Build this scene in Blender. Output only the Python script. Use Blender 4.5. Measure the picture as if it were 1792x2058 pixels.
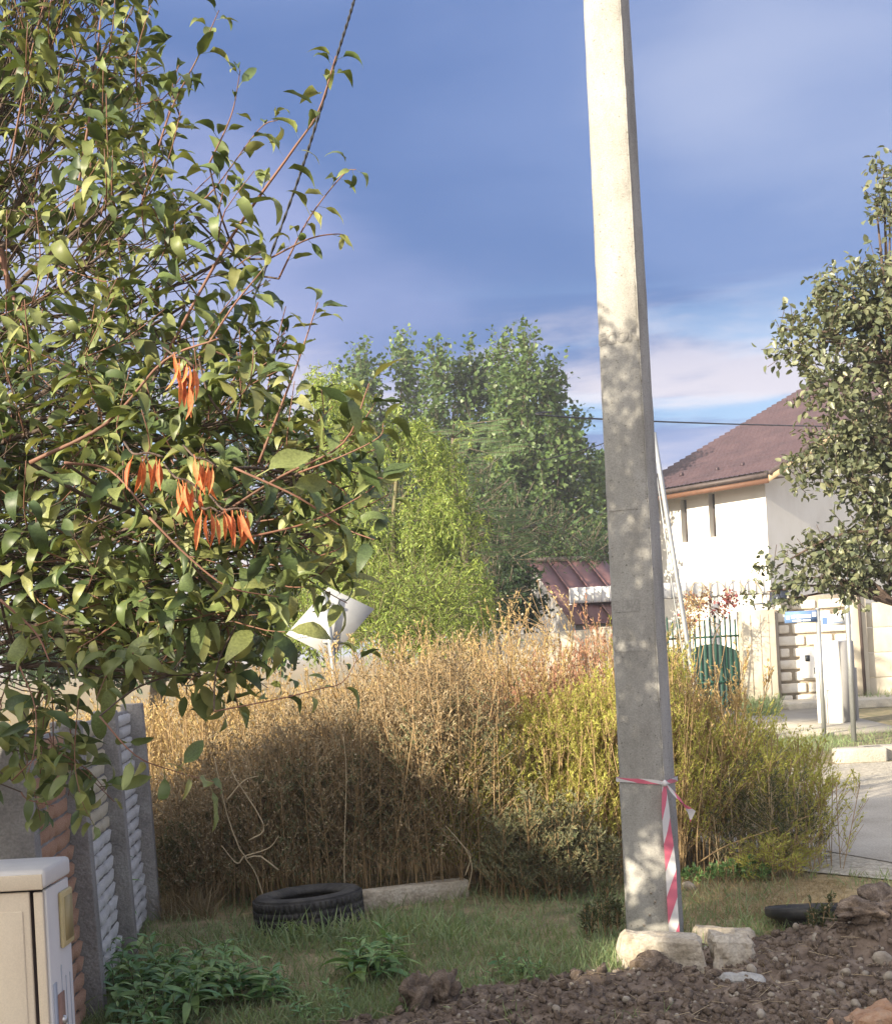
import bpy, bmesh, math, random
import numpy as np
from mathutils import Vector, Matrix

# ------------------------------------------------------------------ clear, camera, world, sun
for o in list(bpy.data.objects):
    bpy.data.objects.remove(o)
scene = bpy.context.scene
COL = scene.collection
R_ = math.radians

F, U0, V0, ROLL, CAMZ = 2500.0, 896.0, 1305.0, R_(3.0), 1.6
cam_d = bpy.data.cameras.new('camera')
cam = bpy.data.objects.new('camera', cam_d)
COL.objects.link(cam)
cam_d.sensor_fit = 'HORIZONTAL'
cam_d.sensor_width = 36
cam_d.lens = 36 * F / 1792
cam_d.shift_y = (V0 - 1029) / 1792
cam_d.clip_start = 0.1
cam_d.clip_end = 3000
cam.matrix_world = Matrix.Translation((0, 0, CAMZ)) @ Matrix.Rotation(R_(90), 4, 'X') @ Matrix.Rotation(-ROLL, 4, 'Z')
scene.camera = cam

SUN_AZ, SUN_EL = R_(48), R_(20)          # degrees to the left of straight behind the camera, height
SUNH = np.array([-math.sin(SUN_AZ), -math.cos(SUN_AZ)])
TANE = math.tan(SUN_EL)
sun_d = bpy.data.lights.new('sun', 'SUN')
sun_d.energy = 3.4
sun_d.angle = R_(0.55)
sun_d.color = (1.0, 0.88, 0.68)
sun = bpy.data.objects.new('sun', sun_d)
COL.objects.link(sun)
sdir = Vector((SUNH[0] * math.cos(SUN_EL), SUNH[1] * math.cos(SUN_EL), math.sin(SUN_EL)))
sun.rotation_euler = sdir.to_track_quat('Z', 'Y').to_euler()
sun.location = (-20, -24, 14)

vs = scene.view_settings
scene.display_settings.display_device = 'sRGB'
vs.view_transform = 'Standard'
vs.look = 'None'
vs.exposure = 1.78
vs.gamma = 1.0
vs.use_curve_mapping = False

world = bpy.data.worlds.new('World')
scene.world = world
world.use_nodes = True
def build_world():
    nt = world.node_tree
    N, L = nt.nodes, nt.links
    N.clear()
    out = N.new('ShaderNodeOutputWorld')
    bg = N.new('ShaderNodeBackground')
    bg.inputs['Strength'].default_value = 0.1
    sky = N.new('ShaderNodeTexSky')
    sky.sky_type = 'NISHITA'
    sky.sun_disc = False
    sky.sun_elevation = SUN_EL
    sky.sun_rotation = math.atan2(SUNH[0], SUNH[1])
    sky.dust_density = 2.0
    tc = N.new('ShaderNodeTexCoord')
    sep = N.new('ShaderNodeSeparateXYZ')
    L.new(tc.outputs['Generated'], sep.inputs[0])
    def noise(scale, loc, sc, detail, rough=0.5, dist=0.0):
        mp = N.new('ShaderNodeMapping')
        mp.inputs['Scale'].default_value = sc
        mp.inputs['Location'].default_value = loc
        L.new(tc.outputs['Generated'], mp.inputs['Vector'])
        n = N.new('ShaderNodeTexNoise')
        n.inputs['Scale'].default_value = scale
        n.inputs['Detail'].default_value = detail
        n.inputs['Roughness'].default_value = rough
        n.inputs['Distortion'].default_value = dist
        L.new(mp.outputs[0], n.inputs['Vector'])
        return n.outputs['Fac']
    def ramp(fac, stops):
        r = N.new('ShaderNodeValToRGB')
        r.color_ramp.interpolation = 'EASE'
        e = r.color_ramp.elements
        while len(e) < len(stops): e.new(0.5)
        for i, (p, c) in enumerate(stops):
            e[i].position = p
            e[i].color = (c, c, c, 1) if not hasattr(c, '__len__') else (*c, 1)
        L.new(fac, r.inputs[0])
        return r.outputs[0]
    def math_(op, a, b):
        m = N.new('ShaderNodeMath'); m.operation = op
        for i, v in enumerate((a, b)):
            if isinstance(v, (int, float)): m.inputs[i].default_value = v
            else: L.new(v, m.inputs[i])
        return m.outputs[0]
    def mix(f, a, b, t='MIX'):
        m = N.new('ShaderNodeMix'); m.data_type = 'RGBA'; m.blend_type = t
        for k, v in ((0, f), (6, a), (7, b)):
            if isinstance(v, (int, float)): m.inputs[k].default_value = v
            elif isinstance(v, tuple): m.inputs[k].default_value = (*v, 1)
            else: L.new(v, m.inputs[k])
        return m.outputs[2]
    # a high veil of blue-grey storm cloud, breaking up towards the horizon
    big = noise(1.5, (3.62, 4.8, 4.17), (1.0, 1.0, 1.9), 3, 0.45)
    mid = noise(3.0, (4.47, 4.1, 6.58), (1.0, 1.0, 3.4), 6, 0.55, 0.4)
    band = noise(2.6, (2.59, 6.35, 0.1), (1.0, 1.0, 9.0), 6, 0.55, 0.5)
    hgt = math_('ADD', sep.outputs['Z'], math_('MULTIPLY', math_('SUBTRACT', big, 0.5), 0.80))
    hgt = math_('ADD', hgt, math_('MULTIPLY', math_('SUBTRACT', mid, 0.5), 0.16))
    K = 5.5
    c = lambda r, g, b: (r * K, g * K, b * K)
    veil = ramp(hgt, [(0.0, c(.30, .29, .36)), (0.13, c(.235, .245, .355)), (0.23, c(.15, .175, .32)),
                      (0.32, c(.046, .088, .225)), (0.41, c(.078, .122, .265)), (0.54, c(.195, .228, .345)), (1.0, c(.30, .33, .45))])
    # sky out of view brightened towards the sun, added to fill the shade
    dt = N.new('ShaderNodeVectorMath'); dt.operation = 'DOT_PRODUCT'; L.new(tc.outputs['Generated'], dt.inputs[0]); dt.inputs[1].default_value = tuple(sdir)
    sun_fill = ramp(math_('ADD', math_('MULTIPLY', dt.outputs['Value'], 0.5), 0.5), [(0.46, 0.0), (0.75, 0.55), (1.0, 1.0)])
    veil = mix(sun_fill, veil, c(1.1, 1.05, 1.0))
    low = ramp(sep.outputs['Z'], [(0.05, 1.0), (0.19, 0.9), (0.29, 0.0)])
    gap = ramp(band, [(0.50, 0.0), (0.60, 1.0)])
    colr = mix(math_('MULTIPLY', math_('MULTIPLY', low, gap), 0.75), veil, c(.22, .35, .50))
    lump = ramp(noise(3.3, (3.02, 3.35, 1.42), (1.0, 1.0, 5.5), 7, 0.55, 0.3), [(0.46, 0.0), (0.62, 1.0)])
    colr = mix(math_('MULTIPLY', math_('MULTIPLY', low, lump), 0.85), colr, c(.47, .41, .42))
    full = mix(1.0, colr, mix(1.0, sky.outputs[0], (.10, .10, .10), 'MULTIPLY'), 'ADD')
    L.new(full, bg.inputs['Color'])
    L.new(bg.outputs[0], out.inputs['Surface'])
build_world()

# ------------------------------------------------------------------ helpers
CR, SR = math.cos(ROLL), math.sin(ROLL)
def ray(u, v):
    r, up = u - U0, V0 - v
    return (r * CR + up * SR) / F, (-r * SR + up * CR) / F
def at(u, v, d):
    a, b = ray(u, v)
    return np.array([a * d, d, CAMZ + b * d])
def gnd(u, v, z=0.0):
    a, b = ray(u, v)
    d = (CAMZ - z) / -b
    return np.array([a * d, d, z])
def proj(p):
    p = np.asarray(p, float)
    a, b = p[..., 0] / p[..., 1] * F, (p[..., 2] - CAMZ) / p[..., 1] * F
    return U0 + a * CR - b * SR, V0 - (a * SR + b * CR)

rng = np.random.default_rng(7)
def hash2(ix, iy, seed):
    h = (ix * 374761393 + iy * 668265263 + seed * 974634777) & 0xFFFFFFFF
    h = ((h ^ (h >> 13)) * 1274126177) & 0xFFFFFFFF
    return ((h ^ (h >> 16)) & 0xFFFF) / 65535.0
def vnoise(x, y, seed=0):
    x, y = np.asarray(x, float), np.asarray(y, float)
    ix, iy = np.floor(x).astype(np.int64), np.floor(y).astype(np.int64)
    fx, fy = x - ix, y - iy
    fx, fy = fx * fx * (3 - 2 * fx), fy * fy * (3 - 2 * fy)
    a, b = hash2(ix, iy, seed), hash2(ix + 1, iy, seed)
    c, d = hash2(ix, iy + 1, seed), hash2(ix + 1, iy + 1, seed)
    return (a * (1 - fx) + b * fx) * (1 - fy) + (c * (1 - fx) + d * fx) * fy
def fbm(x, y, seed=0, oct=4):
    s, amp, tot = 0, 1.0, 0
    for i in range(oct):
        s = s + amp * (vnoise(x * 2 ** i, y * 2 ** i, seed + i) - 0.5); tot += amp; amp *= 0.5
    return s / tot * 2

def norm(v):
    v = np.asarray(v, float)
    return v / np.maximum(np.linalg.norm(v, axis=-1, keepdims=True), 1e-9)

class Batch:
    def __init__(s): s.V, s.T, s.Q, s.TM, s.QM, s.n = [], [], [], [], [], 0
    def add(s, V, tris=None, quads=None, mat=0):
        V = np.asarray(V, float).reshape(-1, 3)
        if tris is not None and len(tris):
            t = np.asarray(tris, int).reshape(-1, 3); s.T.append(t + s.n); s.TM.append(np.full(len(t), mat))
        if quads is not None and len(quads):
            q = np.asarray(quads, int).reshape(-1, 4); s.Q.append(q + s.n); s.QM.append(np.full(len(q), mat))
        s.V.append(V); s.n += len(V)
    def inst(s, tpl, R, T, mat=0):
        V, tr, qu = tpl
        k, n = len(T), len(V)
        if k == 0: return
        W = np.einsum('kij,nj->kni', R, V) + T[:, None, :]
        off = (np.arange(k) * n)[:, None, None]
        s.add(W.reshape(-1, 3), (tr[None] + off).reshape(-1, 3) if len(tr) else None,
              (qu[None] + off).reshape(-1, 4) if len(qu) else None, mat)
    def mesh(s, name, mats, smooth=False):
        me = bpy.data.meshes.new(name)
        if s.n == 0: return me
        V = np.concatenate(s.V)
        T = np.concatenate(s.T) if s.T else np.zeros((0, 3), int)
        Q = np.concatenate(s.Q) if s.Q else np.zeros((0, 4), int)
        mi = np.concatenate(([np.concatenate(s.TM)] if s.T else []) + ([np.concatenate(s.QM)] if s.Q else []))
        me.vertices.add(len(V)); me.vertices.foreach_set('co', V.astype(np.float32).ravel())
        loops = np.concatenate([T.ravel(), Q.ravel()])
        me.loops.add(len(loops)); me.loops.foreach_set('vertex_index', loops.astype(np.int32))
        npol = len(T) + len(Q)
        starts = np.concatenate([np.arange(len(T)) * 3, len(T) * 3 + np.arange(len(Q)) * 4])
        me.polygons.add(npol)
        me.polygons.foreach_set('loop_start', starts.astype(np.int32))
        me.polygons.foreach_set('material_index', mi.astype(np.int32))
        if smooth: me.polygons.foreach_set('use_smooth', np.ones(npol, bool))
        for m in (mats if isinstance(mats, (list, tuple)) else [mats]): me.materials.append(m)
        me.update(calc_edges=True)
        me.validate()
        return me
    # primitive shapes
    def box(s, c, half, ax=None, mat=0):
        ax = np.eye(3) if ax is None else np.asarray(ax)
        sg = np.array([[x, y, z] for z in (-1, 1) for y in (-1, 1) for x in (-1, 1)], float)
        s.add(np.asarray(c) + (sg * np.asarray(half)) @ ax, quads=BOXQ, mat=mat)
    def tube(s, P, r, n=6, cap=True, mat=0):
        P = np.asarray(P, float); m = len(P)
        r = np.full(m, r, float) if np.isscalar(r) else np.asarray(r, float)
        T = norm(np.gradient(P, axis=0))
        ref = np.array([0, 0, 1.0]) if abs(T[0][2]) < 0.9 else np.array([1.0, 0, 0])
        X = norm(np.cross(T, ref)); Y = np.cross(T, X)
        a = np.arange(n) / n * 2 * math.pi
        V = P[:, None] + r[:, None, None] * (np.cos(a)[None, :, None] * X[:, None] + np.sin(a)[None, :, None] * Y[:, None])
        i, j = np.meshgrid(np.arange(m - 1), np.arange(n), indexing='ij')
        i, j = i.ravel(), j.ravel(); k = (j + 1) % n
        Q = np.stack([i * n + j, i * n + k, (i + 1) * n + k, (i + 1) * n + j], 1)
        V = V.reshape(-1, 3); tr = None
        if cap:
            V = np.concatenate([V, P[:1], P[-1:]])
            c0, c1 = m * n, m * n + 1
            tr = [[c0, (q + 1) % n, q] for q in range(n)] + [[c1, (m - 1) * n + q, (m - 1) * n + (q + 1) % n] for q in range(n)]
        s.add(V, tr, Q, mat)
    def lathe(s, prof, c, n=48, ax=None, closed=False, mat=0):
        ax = np.eye(3) if ax is None else np.asarray(ax)
        prof = np.asarray(prof, float); m = len(prof)
        a = np.arange(n) / n * 2 * math.pi
        V = np.stack([prof[:, 0:1] * np.cos(a), prof[:, 0:1] * np.sin(a), np.repeat(prof[:, 1:2], n, 1)], -1).reshape(-1, 3) @ ax + np.asarray(c)
        Q = []
        for i in range(m if closed else m - 1):
            i2 = (i + 1) % m
            for j in range(n):
                k = (j + 1) % n
                Q.append([i * n + j, i * n + k, i2 * n + k, i2 * n + j])
        s.add(V, quads=Q, mat=mat)
    def quad(s, a, b, c, d, mat=0): s.add([a, b, c, d], quads=[[0, 1, 2, 3]], mat=mat)
    def slab(s, corners, thick, mat=0):                      # planar polygon (4 corners) with thickness along its normal
        c = np.asarray(corners, float)
        nrm = norm(np.cross(c[1] - c[0], c[3] - c[0]))
        V = np.concatenate([c, c - nrm * thick])
        s.add(V, quads=[[0, 1, 2, 3], [7, 6, 5, 4], [0, 4, 5, 1], [1, 5, 6, 2], [2, 6, 7, 3], [3, 7, 4, 0]], mat=mat)
BOXQ = [[0, 2, 3, 1], [4, 5, 7, 6], [0, 1, 5, 4], [2, 6, 7, 3], [0, 4, 6, 2], [1, 3, 7, 5]]

def link(o): COL.objects.link(o); return o
def thing(name, label, cat, loc, group=None):
    o = link(bpy.data.objects.new(name, None))
    o.empty_display_size = 0.1
    o.location = tuple(float(x) for x in loc)
    o['label'] = label; o['category'] = cat
    if group: o['group'] = group
    return o
def part(name, b, mats, parent, smooth=False, kind=None, label=None, bevel=0):
    me = b.mesh(name, mats, smooth) if isinstance(b, Batch) else b
    o = link(bpy.data.objects.new(name, me))
    if parent is not None:
        o.parent = parent
        if parent.type == 'EMPTY': o.matrix_parent_inverse = Matrix.Translation(-Vector(parent.location))
    if kind: o['kind'] = kind
    if label: o['label'] = label
    if bevel:
        m = o.modifiers.new('bevel', 'BEVEL'); m.width = bevel; m.segments = 2; m.limit_method = 'ANGLE'
    return o
def piece(name, me, M, parent):
    o = link(bpy.data.objects.new(name, me))
    o.parent = parent
    if parent.type == 'EMPTY': o.matrix_parent_inverse = Matrix.Translation(-Vector(parent.location))
    o.matrix_basis = M
    return o
def tag(o, label, cat, group=None, kind=None):
    o['label'] = label; o['category'] = cat
    if group: o['group'] = group
    if kind: o['kind'] = kind
    return o
def structure(name, b, mats, smooth=False):
    o = part(name, b, mats, None, smooth); o['kind'] = 'structure'; return o
def frames(D, Up, S):
    y = norm(D); z = norm(Up - (Up * y).sum(-1, keepdims=True) * y); x = np.cross(y, z)
    return np.stack([x, y, z], -1) * np.asarray(S).reshape(-1, 1, 1)
def M4(Rm, T):
    M = Matrix.Identity(4)
    for i in range(3):
        for j in range(3): M[i][j] = float(Rm[i][j])
        M[i][3] = float(T[i])
    return M

# ------------------------------------------------------------------ materials
def new_mat(name):
    m = bpy.data.materials.new(name); m.use_nodes = True
    nt = m.node_tree; nt.nodes.clear()
    return m, nt, nt.nodes, nt.links
def surf(name, stops, scale=6, detail=6, rough=0.85, bump=0.0, bscale=None, metallic=0.0, stretch=(1, 1, 1), spec=0.3, fine=0.0, fscale=90):
    """noise-driven colour ramp, optional bump and a fine speckle"""
    m, nt, N, L = new_mat(name)
    out = N.new('ShaderNodeOutputMaterial'); bs = N.new('ShaderNodeBsdfPrincipled')
    bs.inputs['Roughness'].default_value = rough; bs.inputs['Metallic'].default_value = metallic
    bs.inputs['Specular IOR Level'].default_value = spec
    tc = N.new('ShaderNodeTexCoord'); mp = N.new('ShaderNodeMapping'); mp.inputs['Scale'].default_value = stretch
    L.new(tc.outputs['Object'], mp.inputs[0])
    n = N.new('ShaderNodeTexNoise'); n.inputs['Scale'].default_value = scale; n.inputs['Detail'].default_value = detail
    n.inputs['Roughness'].default_value = 0.6
    L.new(mp.outputs[0], n.inputs['Vector'])
    r = N.new('ShaderNodeValToRGB'); e = r.color_ramp.elements
    while len(e) < len(stops): e.new(0.5)
    for i, c in enumerate(stops):
        e[i].position = 0.3 + 0.4 * i / max(1, len(stops) - 1); e[i].color = (*c, 1)
    L.new(n.outputs['Fac'], r.inputs[0])
    colr = r.outputs[0]
    n2 = N.new('ShaderNodeTexNoise'); n2.inputs['Scale'].default_value = fscale; n2.inputs['Detail'].default_value = 3
    L.new(tc.outputs['Object'], n2.inputs['Vector'])
    if fine:
        mr = N.new('ShaderNodeMapRange'); mr.inputs[1].default_value = 0.3; mr.inputs[2].default_value = 0.7
        mr.inputs[3].default_value = 1 - fine; mr.inputs[4].default_value = 1 + fine
        L.new(n2.outputs['Fac'], mr.inputs[0])
        mx = N.new('ShaderNodeMix'); mx.data_type = 'RGBA'; mx.blend_type = 'MULTIPLY'; mx.inputs[0].default_value = 1
        L.new(colr, mx.inputs[6]); L.new(mr.outputs[0], mx.inputs[7]); colr = mx.outputs[2]
    L.new(colr, bs.inputs['Base Color'])
    if bump:
        nb = N.new('ShaderNodeTexNoise'); nb.inputs['Scale'].default_value = bscale or scale * 4; nb.inputs['Detail'].default_value = 6
        L.new(tc.outputs['Object'], nb.inputs['Vector'])
        bp = N.new('ShaderNodeBump'); bp.inputs['Strength'].default_value = bump; bp.inputs['Distance'].default_value = 0.02
        L.new(nb.outputs['Fac'], bp.inputs['Height']); L.new(bp.outputs[0], bs.inputs['Normal'])
    L.new(bs.outputs[0], out.inputs[0])
    return m
def leafy(name, stops, rough=0.45, trans=0.3, tcol=None, spec=0.4, mott=3.0):
    """foliage: colour varies leaf by leaf (mesh island and object), part of the light shines through"""
    m, nt, N, L = new_mat(name)
    out = N.new('ShaderNodeOutputMaterial'); bs = N.new('ShaderNodeBsdfPrincipled')
    bs.inputs['Roughness'].default_value = rough; bs.inputs['Specular IOR Level'].default_value = spec
    g = N.new('ShaderNodeNewGeometry'); oi = N.new('ShaderNodeObjectInfo')
    ad = N.new('ShaderNodeMath'); ad.operation = 'ADD'
    L.new(g.outputs['Random Per Island'], ad.inputs[0]); L.new(oi.outputs['Random'], ad.inputs[1])
    fr = N.new('ShaderNodeMath'); fr.operation = 'FRACT'; L.new(ad.outputs[0], fr.inputs[0])
    r = N.new('ShaderNodeValToRGB'); e = r.color_ramp.elements
    while len(e) < len(stops): e.new(0.5)
    for i, c in enumerate(stops):
        e[i].position = i / max(1, len(stops) - 1); e[i].color = (*c, 1)
    L.new(fr.outputs[0], r.inputs[0])
    tcn = N.new('ShaderNodeTexCoord'); nz = N.new('ShaderNodeTexNoise'); nz.inputs['Scale'].default_value = mott; nz.inputs['Detail'].default_value = 4; L.new(tcn.outputs['Object'], nz.inputs['Vector'])
    mrn = N.new('ShaderNodeMapRange'); mrn.inputs[1].default_value = .3; mrn.inputs[2].default_value = .7; mrn.inputs[3].default_value = .68; mrn.inputs[4].default_value = 1.32; L.new(nz.outputs['Fac'], mrn.inputs[0])
    mm = N.new('ShaderNodeMix'); mm.data_type = 'RGBA'; mm.blend_type = 'MULTIPLY'; mm.inputs[0].default_value = 1; L.new(r.outputs[0], mm.inputs[6]); L.new(mrn.outputs[0], mm.inputs[7])
    L.new(mm.outputs[2], bs.inputs['Base Color'])
    tr = N.new('ShaderNodeBsdfTranslucent')
    mx = N.new('ShaderNodeMix'); mx.data_type = 'RGBA'; mx.blend_type = 'MULTIPLY'; mx.inputs[0].default_value = 1
    L.new(r.outputs[0], mx.inputs[6]); mx.inputs[7].default_value = (*(tcol or (1.3, 1.25, 0.6)), 1)
    L.new(mx.outputs[2], tr.inputs['Color'])
    ms = N.new('ShaderNodeMixShader'); ms.inputs[0].default_value = trans
    L.new(bs.outputs[0], ms.inputs[1]); L.new(tr.outputs[0], ms.inputs[2])
    L.new(ms.outputs[0], out.inputs[0])
    return m

MT = {}
MT['pear_leaf'] = leafy('pear_leaf', [(.05, .08, .032), (.10, .14, .048), (.155, .19, .062), (.215, .24, .08), (.27, .275, .105)], 0.46, 0.2, spec=0.42, mott=22)
MT['dry_leaf'] = leafy('dry_leaf', [(.55, .17, .06), (.68, .25, .09), (.48, .13, .06)], 0.65, 0.25, (1.2, .9, .6), mott=9)
MT['pear_twig'] = surf('pear_twig', [(.24, .11, .075), (.17, .10, .07)], 12, rough=0.6)
MT['pear_bark'] = surf('pear_bark', [(.07, .05, .04), (.14, .10, .08)], 20, rough=0.9, bump=0.5)
MT['bark'] = surf('bark', [(.10, .08, .06), (.18, .15, .11)], 10, rough=0.9, bump=0.5)
MT['poplar_leaf'] = leafy('poplar_leaf', [(.06, .105, .035), (.095, .155, .05), (.15, .21, .07)], 0.4, 0.3)
MT['willow_leaf'] = leafy('willow_leaf', [(.16, .235, .05), (.25, .33, .07), (.35, .41, .10)], 0.5, 0.35)
MT['feather_leaf'] = leafy('feather_leaf', [(.08, .13, .05), (.13, .18, .07)], 0.5, 0.3)
MT['grey_leaf'] = leafy('grey_leaf', [(.085, .105, .06), (.145, .165, .092), (.21, .215, .12)], 0.38, 0.22, spec=0.5)
MT['dark_leaf'] = leafy('dark_leaf', [(.03, .06, .022), (.05, .09, .03)], 0.45, 0.25)
MT['weed_amber'] = leafy('weed_amber', [(.50, .36, .18), (.58, .44, .22), (.44, .31, .15), (.52, .43, .19)], 0.8, 0.3, (1.1, 1, .7), .1)
MT['weed_red'] = leafy('weed_red', [(.48, .24, .17), (.54, .31, .22), (.46, .26, .17), (.52, .37, .22)], 0.8, 0.3, (1.1, .9, .7), .1)
MT['weed_green'] = leafy('weed_green', [(.41, .42, .10), (.50, .50, .13), (.36, .39, .09), (.52, .45, .15), (.45, .47, .13)], 0.7, 0.35, (1.2, 1.15, .6), .1)
MT['weed_brown'] = leafy('weed_brown', [(.27, .21, .135), (.36, .29, .185), (.23, .20, .12), (.40, .31, .20)], 0.9, 0.15, (1.1, 1, .7), .05)
MT['weed_grey'] = leafy('weed_grey', [(.17, .175, .10), (.22, .21, .125), (.16, .19, .095)], 0.8, 0.2, (1.1, 1, .7), .1)
MT['shrub_dark'] = leafy('shrub_dark', [(.06, .08, .04), (.09, .11, .05), (.12, .13, .06)], 0.55, 0.25)
MT['seed'] = leafy('seed', [(.40, .32, .20), (.28, .20, .12), (.5, .42, .3)], 0.9, 0.1)
MT['straw'] = surf('straw', [(.40, .31, .19), (.50, .41, .27)], 8, rough=0.8)
MT['stem_dry'] = surf('stem_dry', [(.30, .20, .10), (.38, .27, .14)], 8, rough=0.85)
MT['grass'] = leafy('grass', [(.15, .22, .10), (.20, .28, .13), (.25, .32, .15), (.28, .29, .16)], 0.5, 0.3)
MT['dry_grass'] = leafy('dry_grass', [(.34, .26, .14), (.25, .19, .10), (.42, .34, .20)], 0.7, 0.2, (1.1, 1, .8))
MT['herb'] = leafy('herb', [(.08, .18, .07), (.13, .25, .09), (.19, .31, .11), (.26, .36, .13)], 0.42, 0.25)
MT['herb_stem'] = surf('herb_stem', [(.10, .13, .05), (.17, .13, .07)], 10, rough=0.6)
MT['vine_red'] = leafy('vine_red', [(.20, .05, .06), (.28, .08, .08), (.12, .09, .04)], 0.5, 0.2)
MT['concrete'] = surf('concrete', [(.30, .29, .27), (.38, .37, .345), (.45, .44, .41)], 5, rough=0.9, bump=0.35, bscale=60, fine=.14, fscale=120)
MT['post_concrete'] = surf('post_concrete', [(.20, .19, .18), (.27, .255, .24), (.32, .31, .29)], 7, rough=0.9, bump=0.5, bscale=50, fine=.18, fscale=110)
MT['block_concrete'] = surf('block_concrete', [(.28, .24, .18), (.40, .35, .28), (.48, .44, .37)], 9, rough=0.95, bump=0.8, bscale=28, fine=.2, fscale=70)
MT['wall_concrete'] = surf('wall_concrete', [(.40, .35, .27), (.50, .45, .36), (.58, .54, .45)], 2.5, rough=0.9, bump=0.2, bscale=30, stretch=(1, 1, .35))
MT['white_wall'] = surf('white_wall', [(.72, .68, .62), (.80, .77, .71), (.84, .81, .76)], 1.2, rough=0.9, stretch=(1, 1, .4))
MT['white_paint'] = surf('white_paint', [(.74, .72, .68), (.82, .80, .76)], 3, rough=0.6)
MT['cladding'] = MT['white_paint']
MT['roof_tile'] = surf('roof_tile', [(.046, .028, .034), (.062, .036, .042), (.078, .047, .052)], 1.2, rough=0.5, spec=0.5)
MT['roof_red'] = surf('roof_red', [(.13, .06, .06), (.17, .085, .08), (.21, .12, .105)], 1.5, rough=0.55, spec=0.4)
MT['soffit'] = surf('soffit', [(.12, .058, .035), (.16, .078, .045)], 6, rough=0.6)
MT['fascia'] = surf('fascia', [(.06, .045, .04), (.09, .065, .06)], 3, rough=0.5)
MT['verge'] = surf('verge', [(.50, .36, .22), (.58, .44, .28)], 4, rough=0.6, stretch=(4, 4, 1))
MT['dark_glass'] = surf('dark_glass', [(.03, .035, .04), (.05, .055, .06)], 1, rough=0.15, spec=0.5)
MT['green_metal'] = surf('green_metal', [(.008, .042, .032), (.012, .058, .043), (.02, .075, .055)], 4, rough=0.5, metallic=0.0)
MT['green_sheet'] = surf('green_sheet', [(.05, .10, .085), (.075, .13, .11)], 4, rough=0.6)
MT['galv'] = surf('galv', [(.32, .34, .35), (.45, .46, .46)], 14, rough=0.45, metallic=0.6, stretch=(1, 1, .3))
MT['sign_back'] = surf('sign_back', [(.30, .305, .31), (.38, .385, .385)], 5, rough=0.7, metallic=0.0)
MT['sign_blue'] = surf('sign_blue', [(.12, .22, .45), (.18, .28, .50)], 10, rough=0.4)
MT['sign_white'] = surf('sign_white', [(.72, .73, .74), (.80, .80, .80)], 10, rough=0.4)
MT['sign_yellow'] = surf('sign_yellow', [(.75, .52, .05), (.8, .58, .08)], 10, rough=0.4)
MT['sticker'] = surf('sticker', [(.7, .7, .68), (.8, .8, .78)], 20, rough=0.6)
MT['rubber'] = surf('rubber', [(.028, .027, .027), (.05, .048, .046), (.09, .085, .075)], 9, rough=0.85, bump=0.3, bscale=60)
MT['black_plastic'] = surf('black_plastic', [(.02, .02, .021), (.035, .035, .036), (.07, .065, .06)], 8, rough=0.5)
MT['cable'] = surf('cable', [(.02, .02, .022), (.035, .035, .04)], 30, rough=0.5)
MT['stone_orange'] = surf('stone_orange', [(.42, .22, .14), (.52, .30, .19), (.60, .42, .30)], 14, rough=0.9, bump=0.6, bscale=60, fine=.15)
MT['stone_white'] = surf('stone_white', [(.56, .55, .53), (.70, .69, .67), (.78, .77, .75)], 12, rough=0.9, bump=0.6, bscale=60, fine=.12)
MT['stone_cream'] = surf('stone_cream', [(.58, .50, .36), (.66, .59, .44), (.72, .66, .53)], 12, rough=0.9, bump=0.6, bscale=60, fine=.12)
MT['cab_beige'] = surf('cab_beige', [(.60, .50, .37), (.67, .57, .43), (.71, .62, .48)], 2.2, rough=0.55, bump=0.06, bscale=160, fine=.05, fscale=220, stretch=(1, 1, .3))
MT['cab_white'] = surf('cab_white', [(.62, .60, .58), (.70, .68, .66), (.74, .72, .70)], 5, rough=0.6, bump=0.06, bscale=120, stretch=(1, 1, .2))
MT['cab_yellow'] = surf('cab_yellow', [(.52, .42, .20), (.60, .49, .26)], 12, rough=0.5)
MT['cab_olive'] = surf('cab_olive', [(.36, .29, .14), (.42, .34, .18)], 12, rough=0.5)
MT['cab_brown'] = surf('cab_brown', [(.26, .15, .11), (.34, .20, .15)], 18, rough=0.7)
MT['cab_grey'] = surf('cab_grey', [(.36, .38, .42), (.46, .48, .52)], 18, rough=0.6)
MT['chrome'] = surf('chrome', [(.55, .55, .54), (.65, .65, .64)], 18, rough=0.3, metallic=0.7)
MT['clod'] = surf('clod', [(.09, .066, .05), (.165, .125, .095), (.28, .22, .17)], 18, rough=1.0, bump=0.9, bscale=70, fine=.25, fscale=150)
MT['pebble'] = surf('pebble', [(.20, .165, .13), (.29, .25, .20), (.40, .36, .30)], 12, rough=0.8, bump=0.3, bscale=60, fine=.1)
MT['rubble_white'] = surf('rubble_white', [(.28, .27, .25), (.38, .37, .35), (.48, .47, .45)], 22, rough=0.9, bump=0.8, bscale=60)
MT['brick_orange'] = surf('brick_orange', [(.28, .155, .09), (.36, .22, .14), (.42, .31, .22)], 22, rough=0.9, bump=0.6, bscale=60)
MT['aac'] = surf('aac', [(.62, .55, .44), (.76, .70, .60), (.80, .76, .68)], 4, rough=0.95, bump=0.5, bscale=20)
MT['mortar'] = surf('mortar', [(.36, .30, .23), (.44, .38, .30)], 8, rough=0.95, bump=0.6, bscale=20)
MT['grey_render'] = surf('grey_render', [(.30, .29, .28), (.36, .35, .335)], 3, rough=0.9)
MT['lens_panel'] = surf('lens_panel', [(.03, .035, .05), (.05, .055, .07)], 3, rough=0.25)
MT['kerb'] = surf('kerb', [(.36, .33, .28), (.46, .43, .37)], 6, rough=0.95, bump=0.6, bscale=40, fine=.15)

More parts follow.
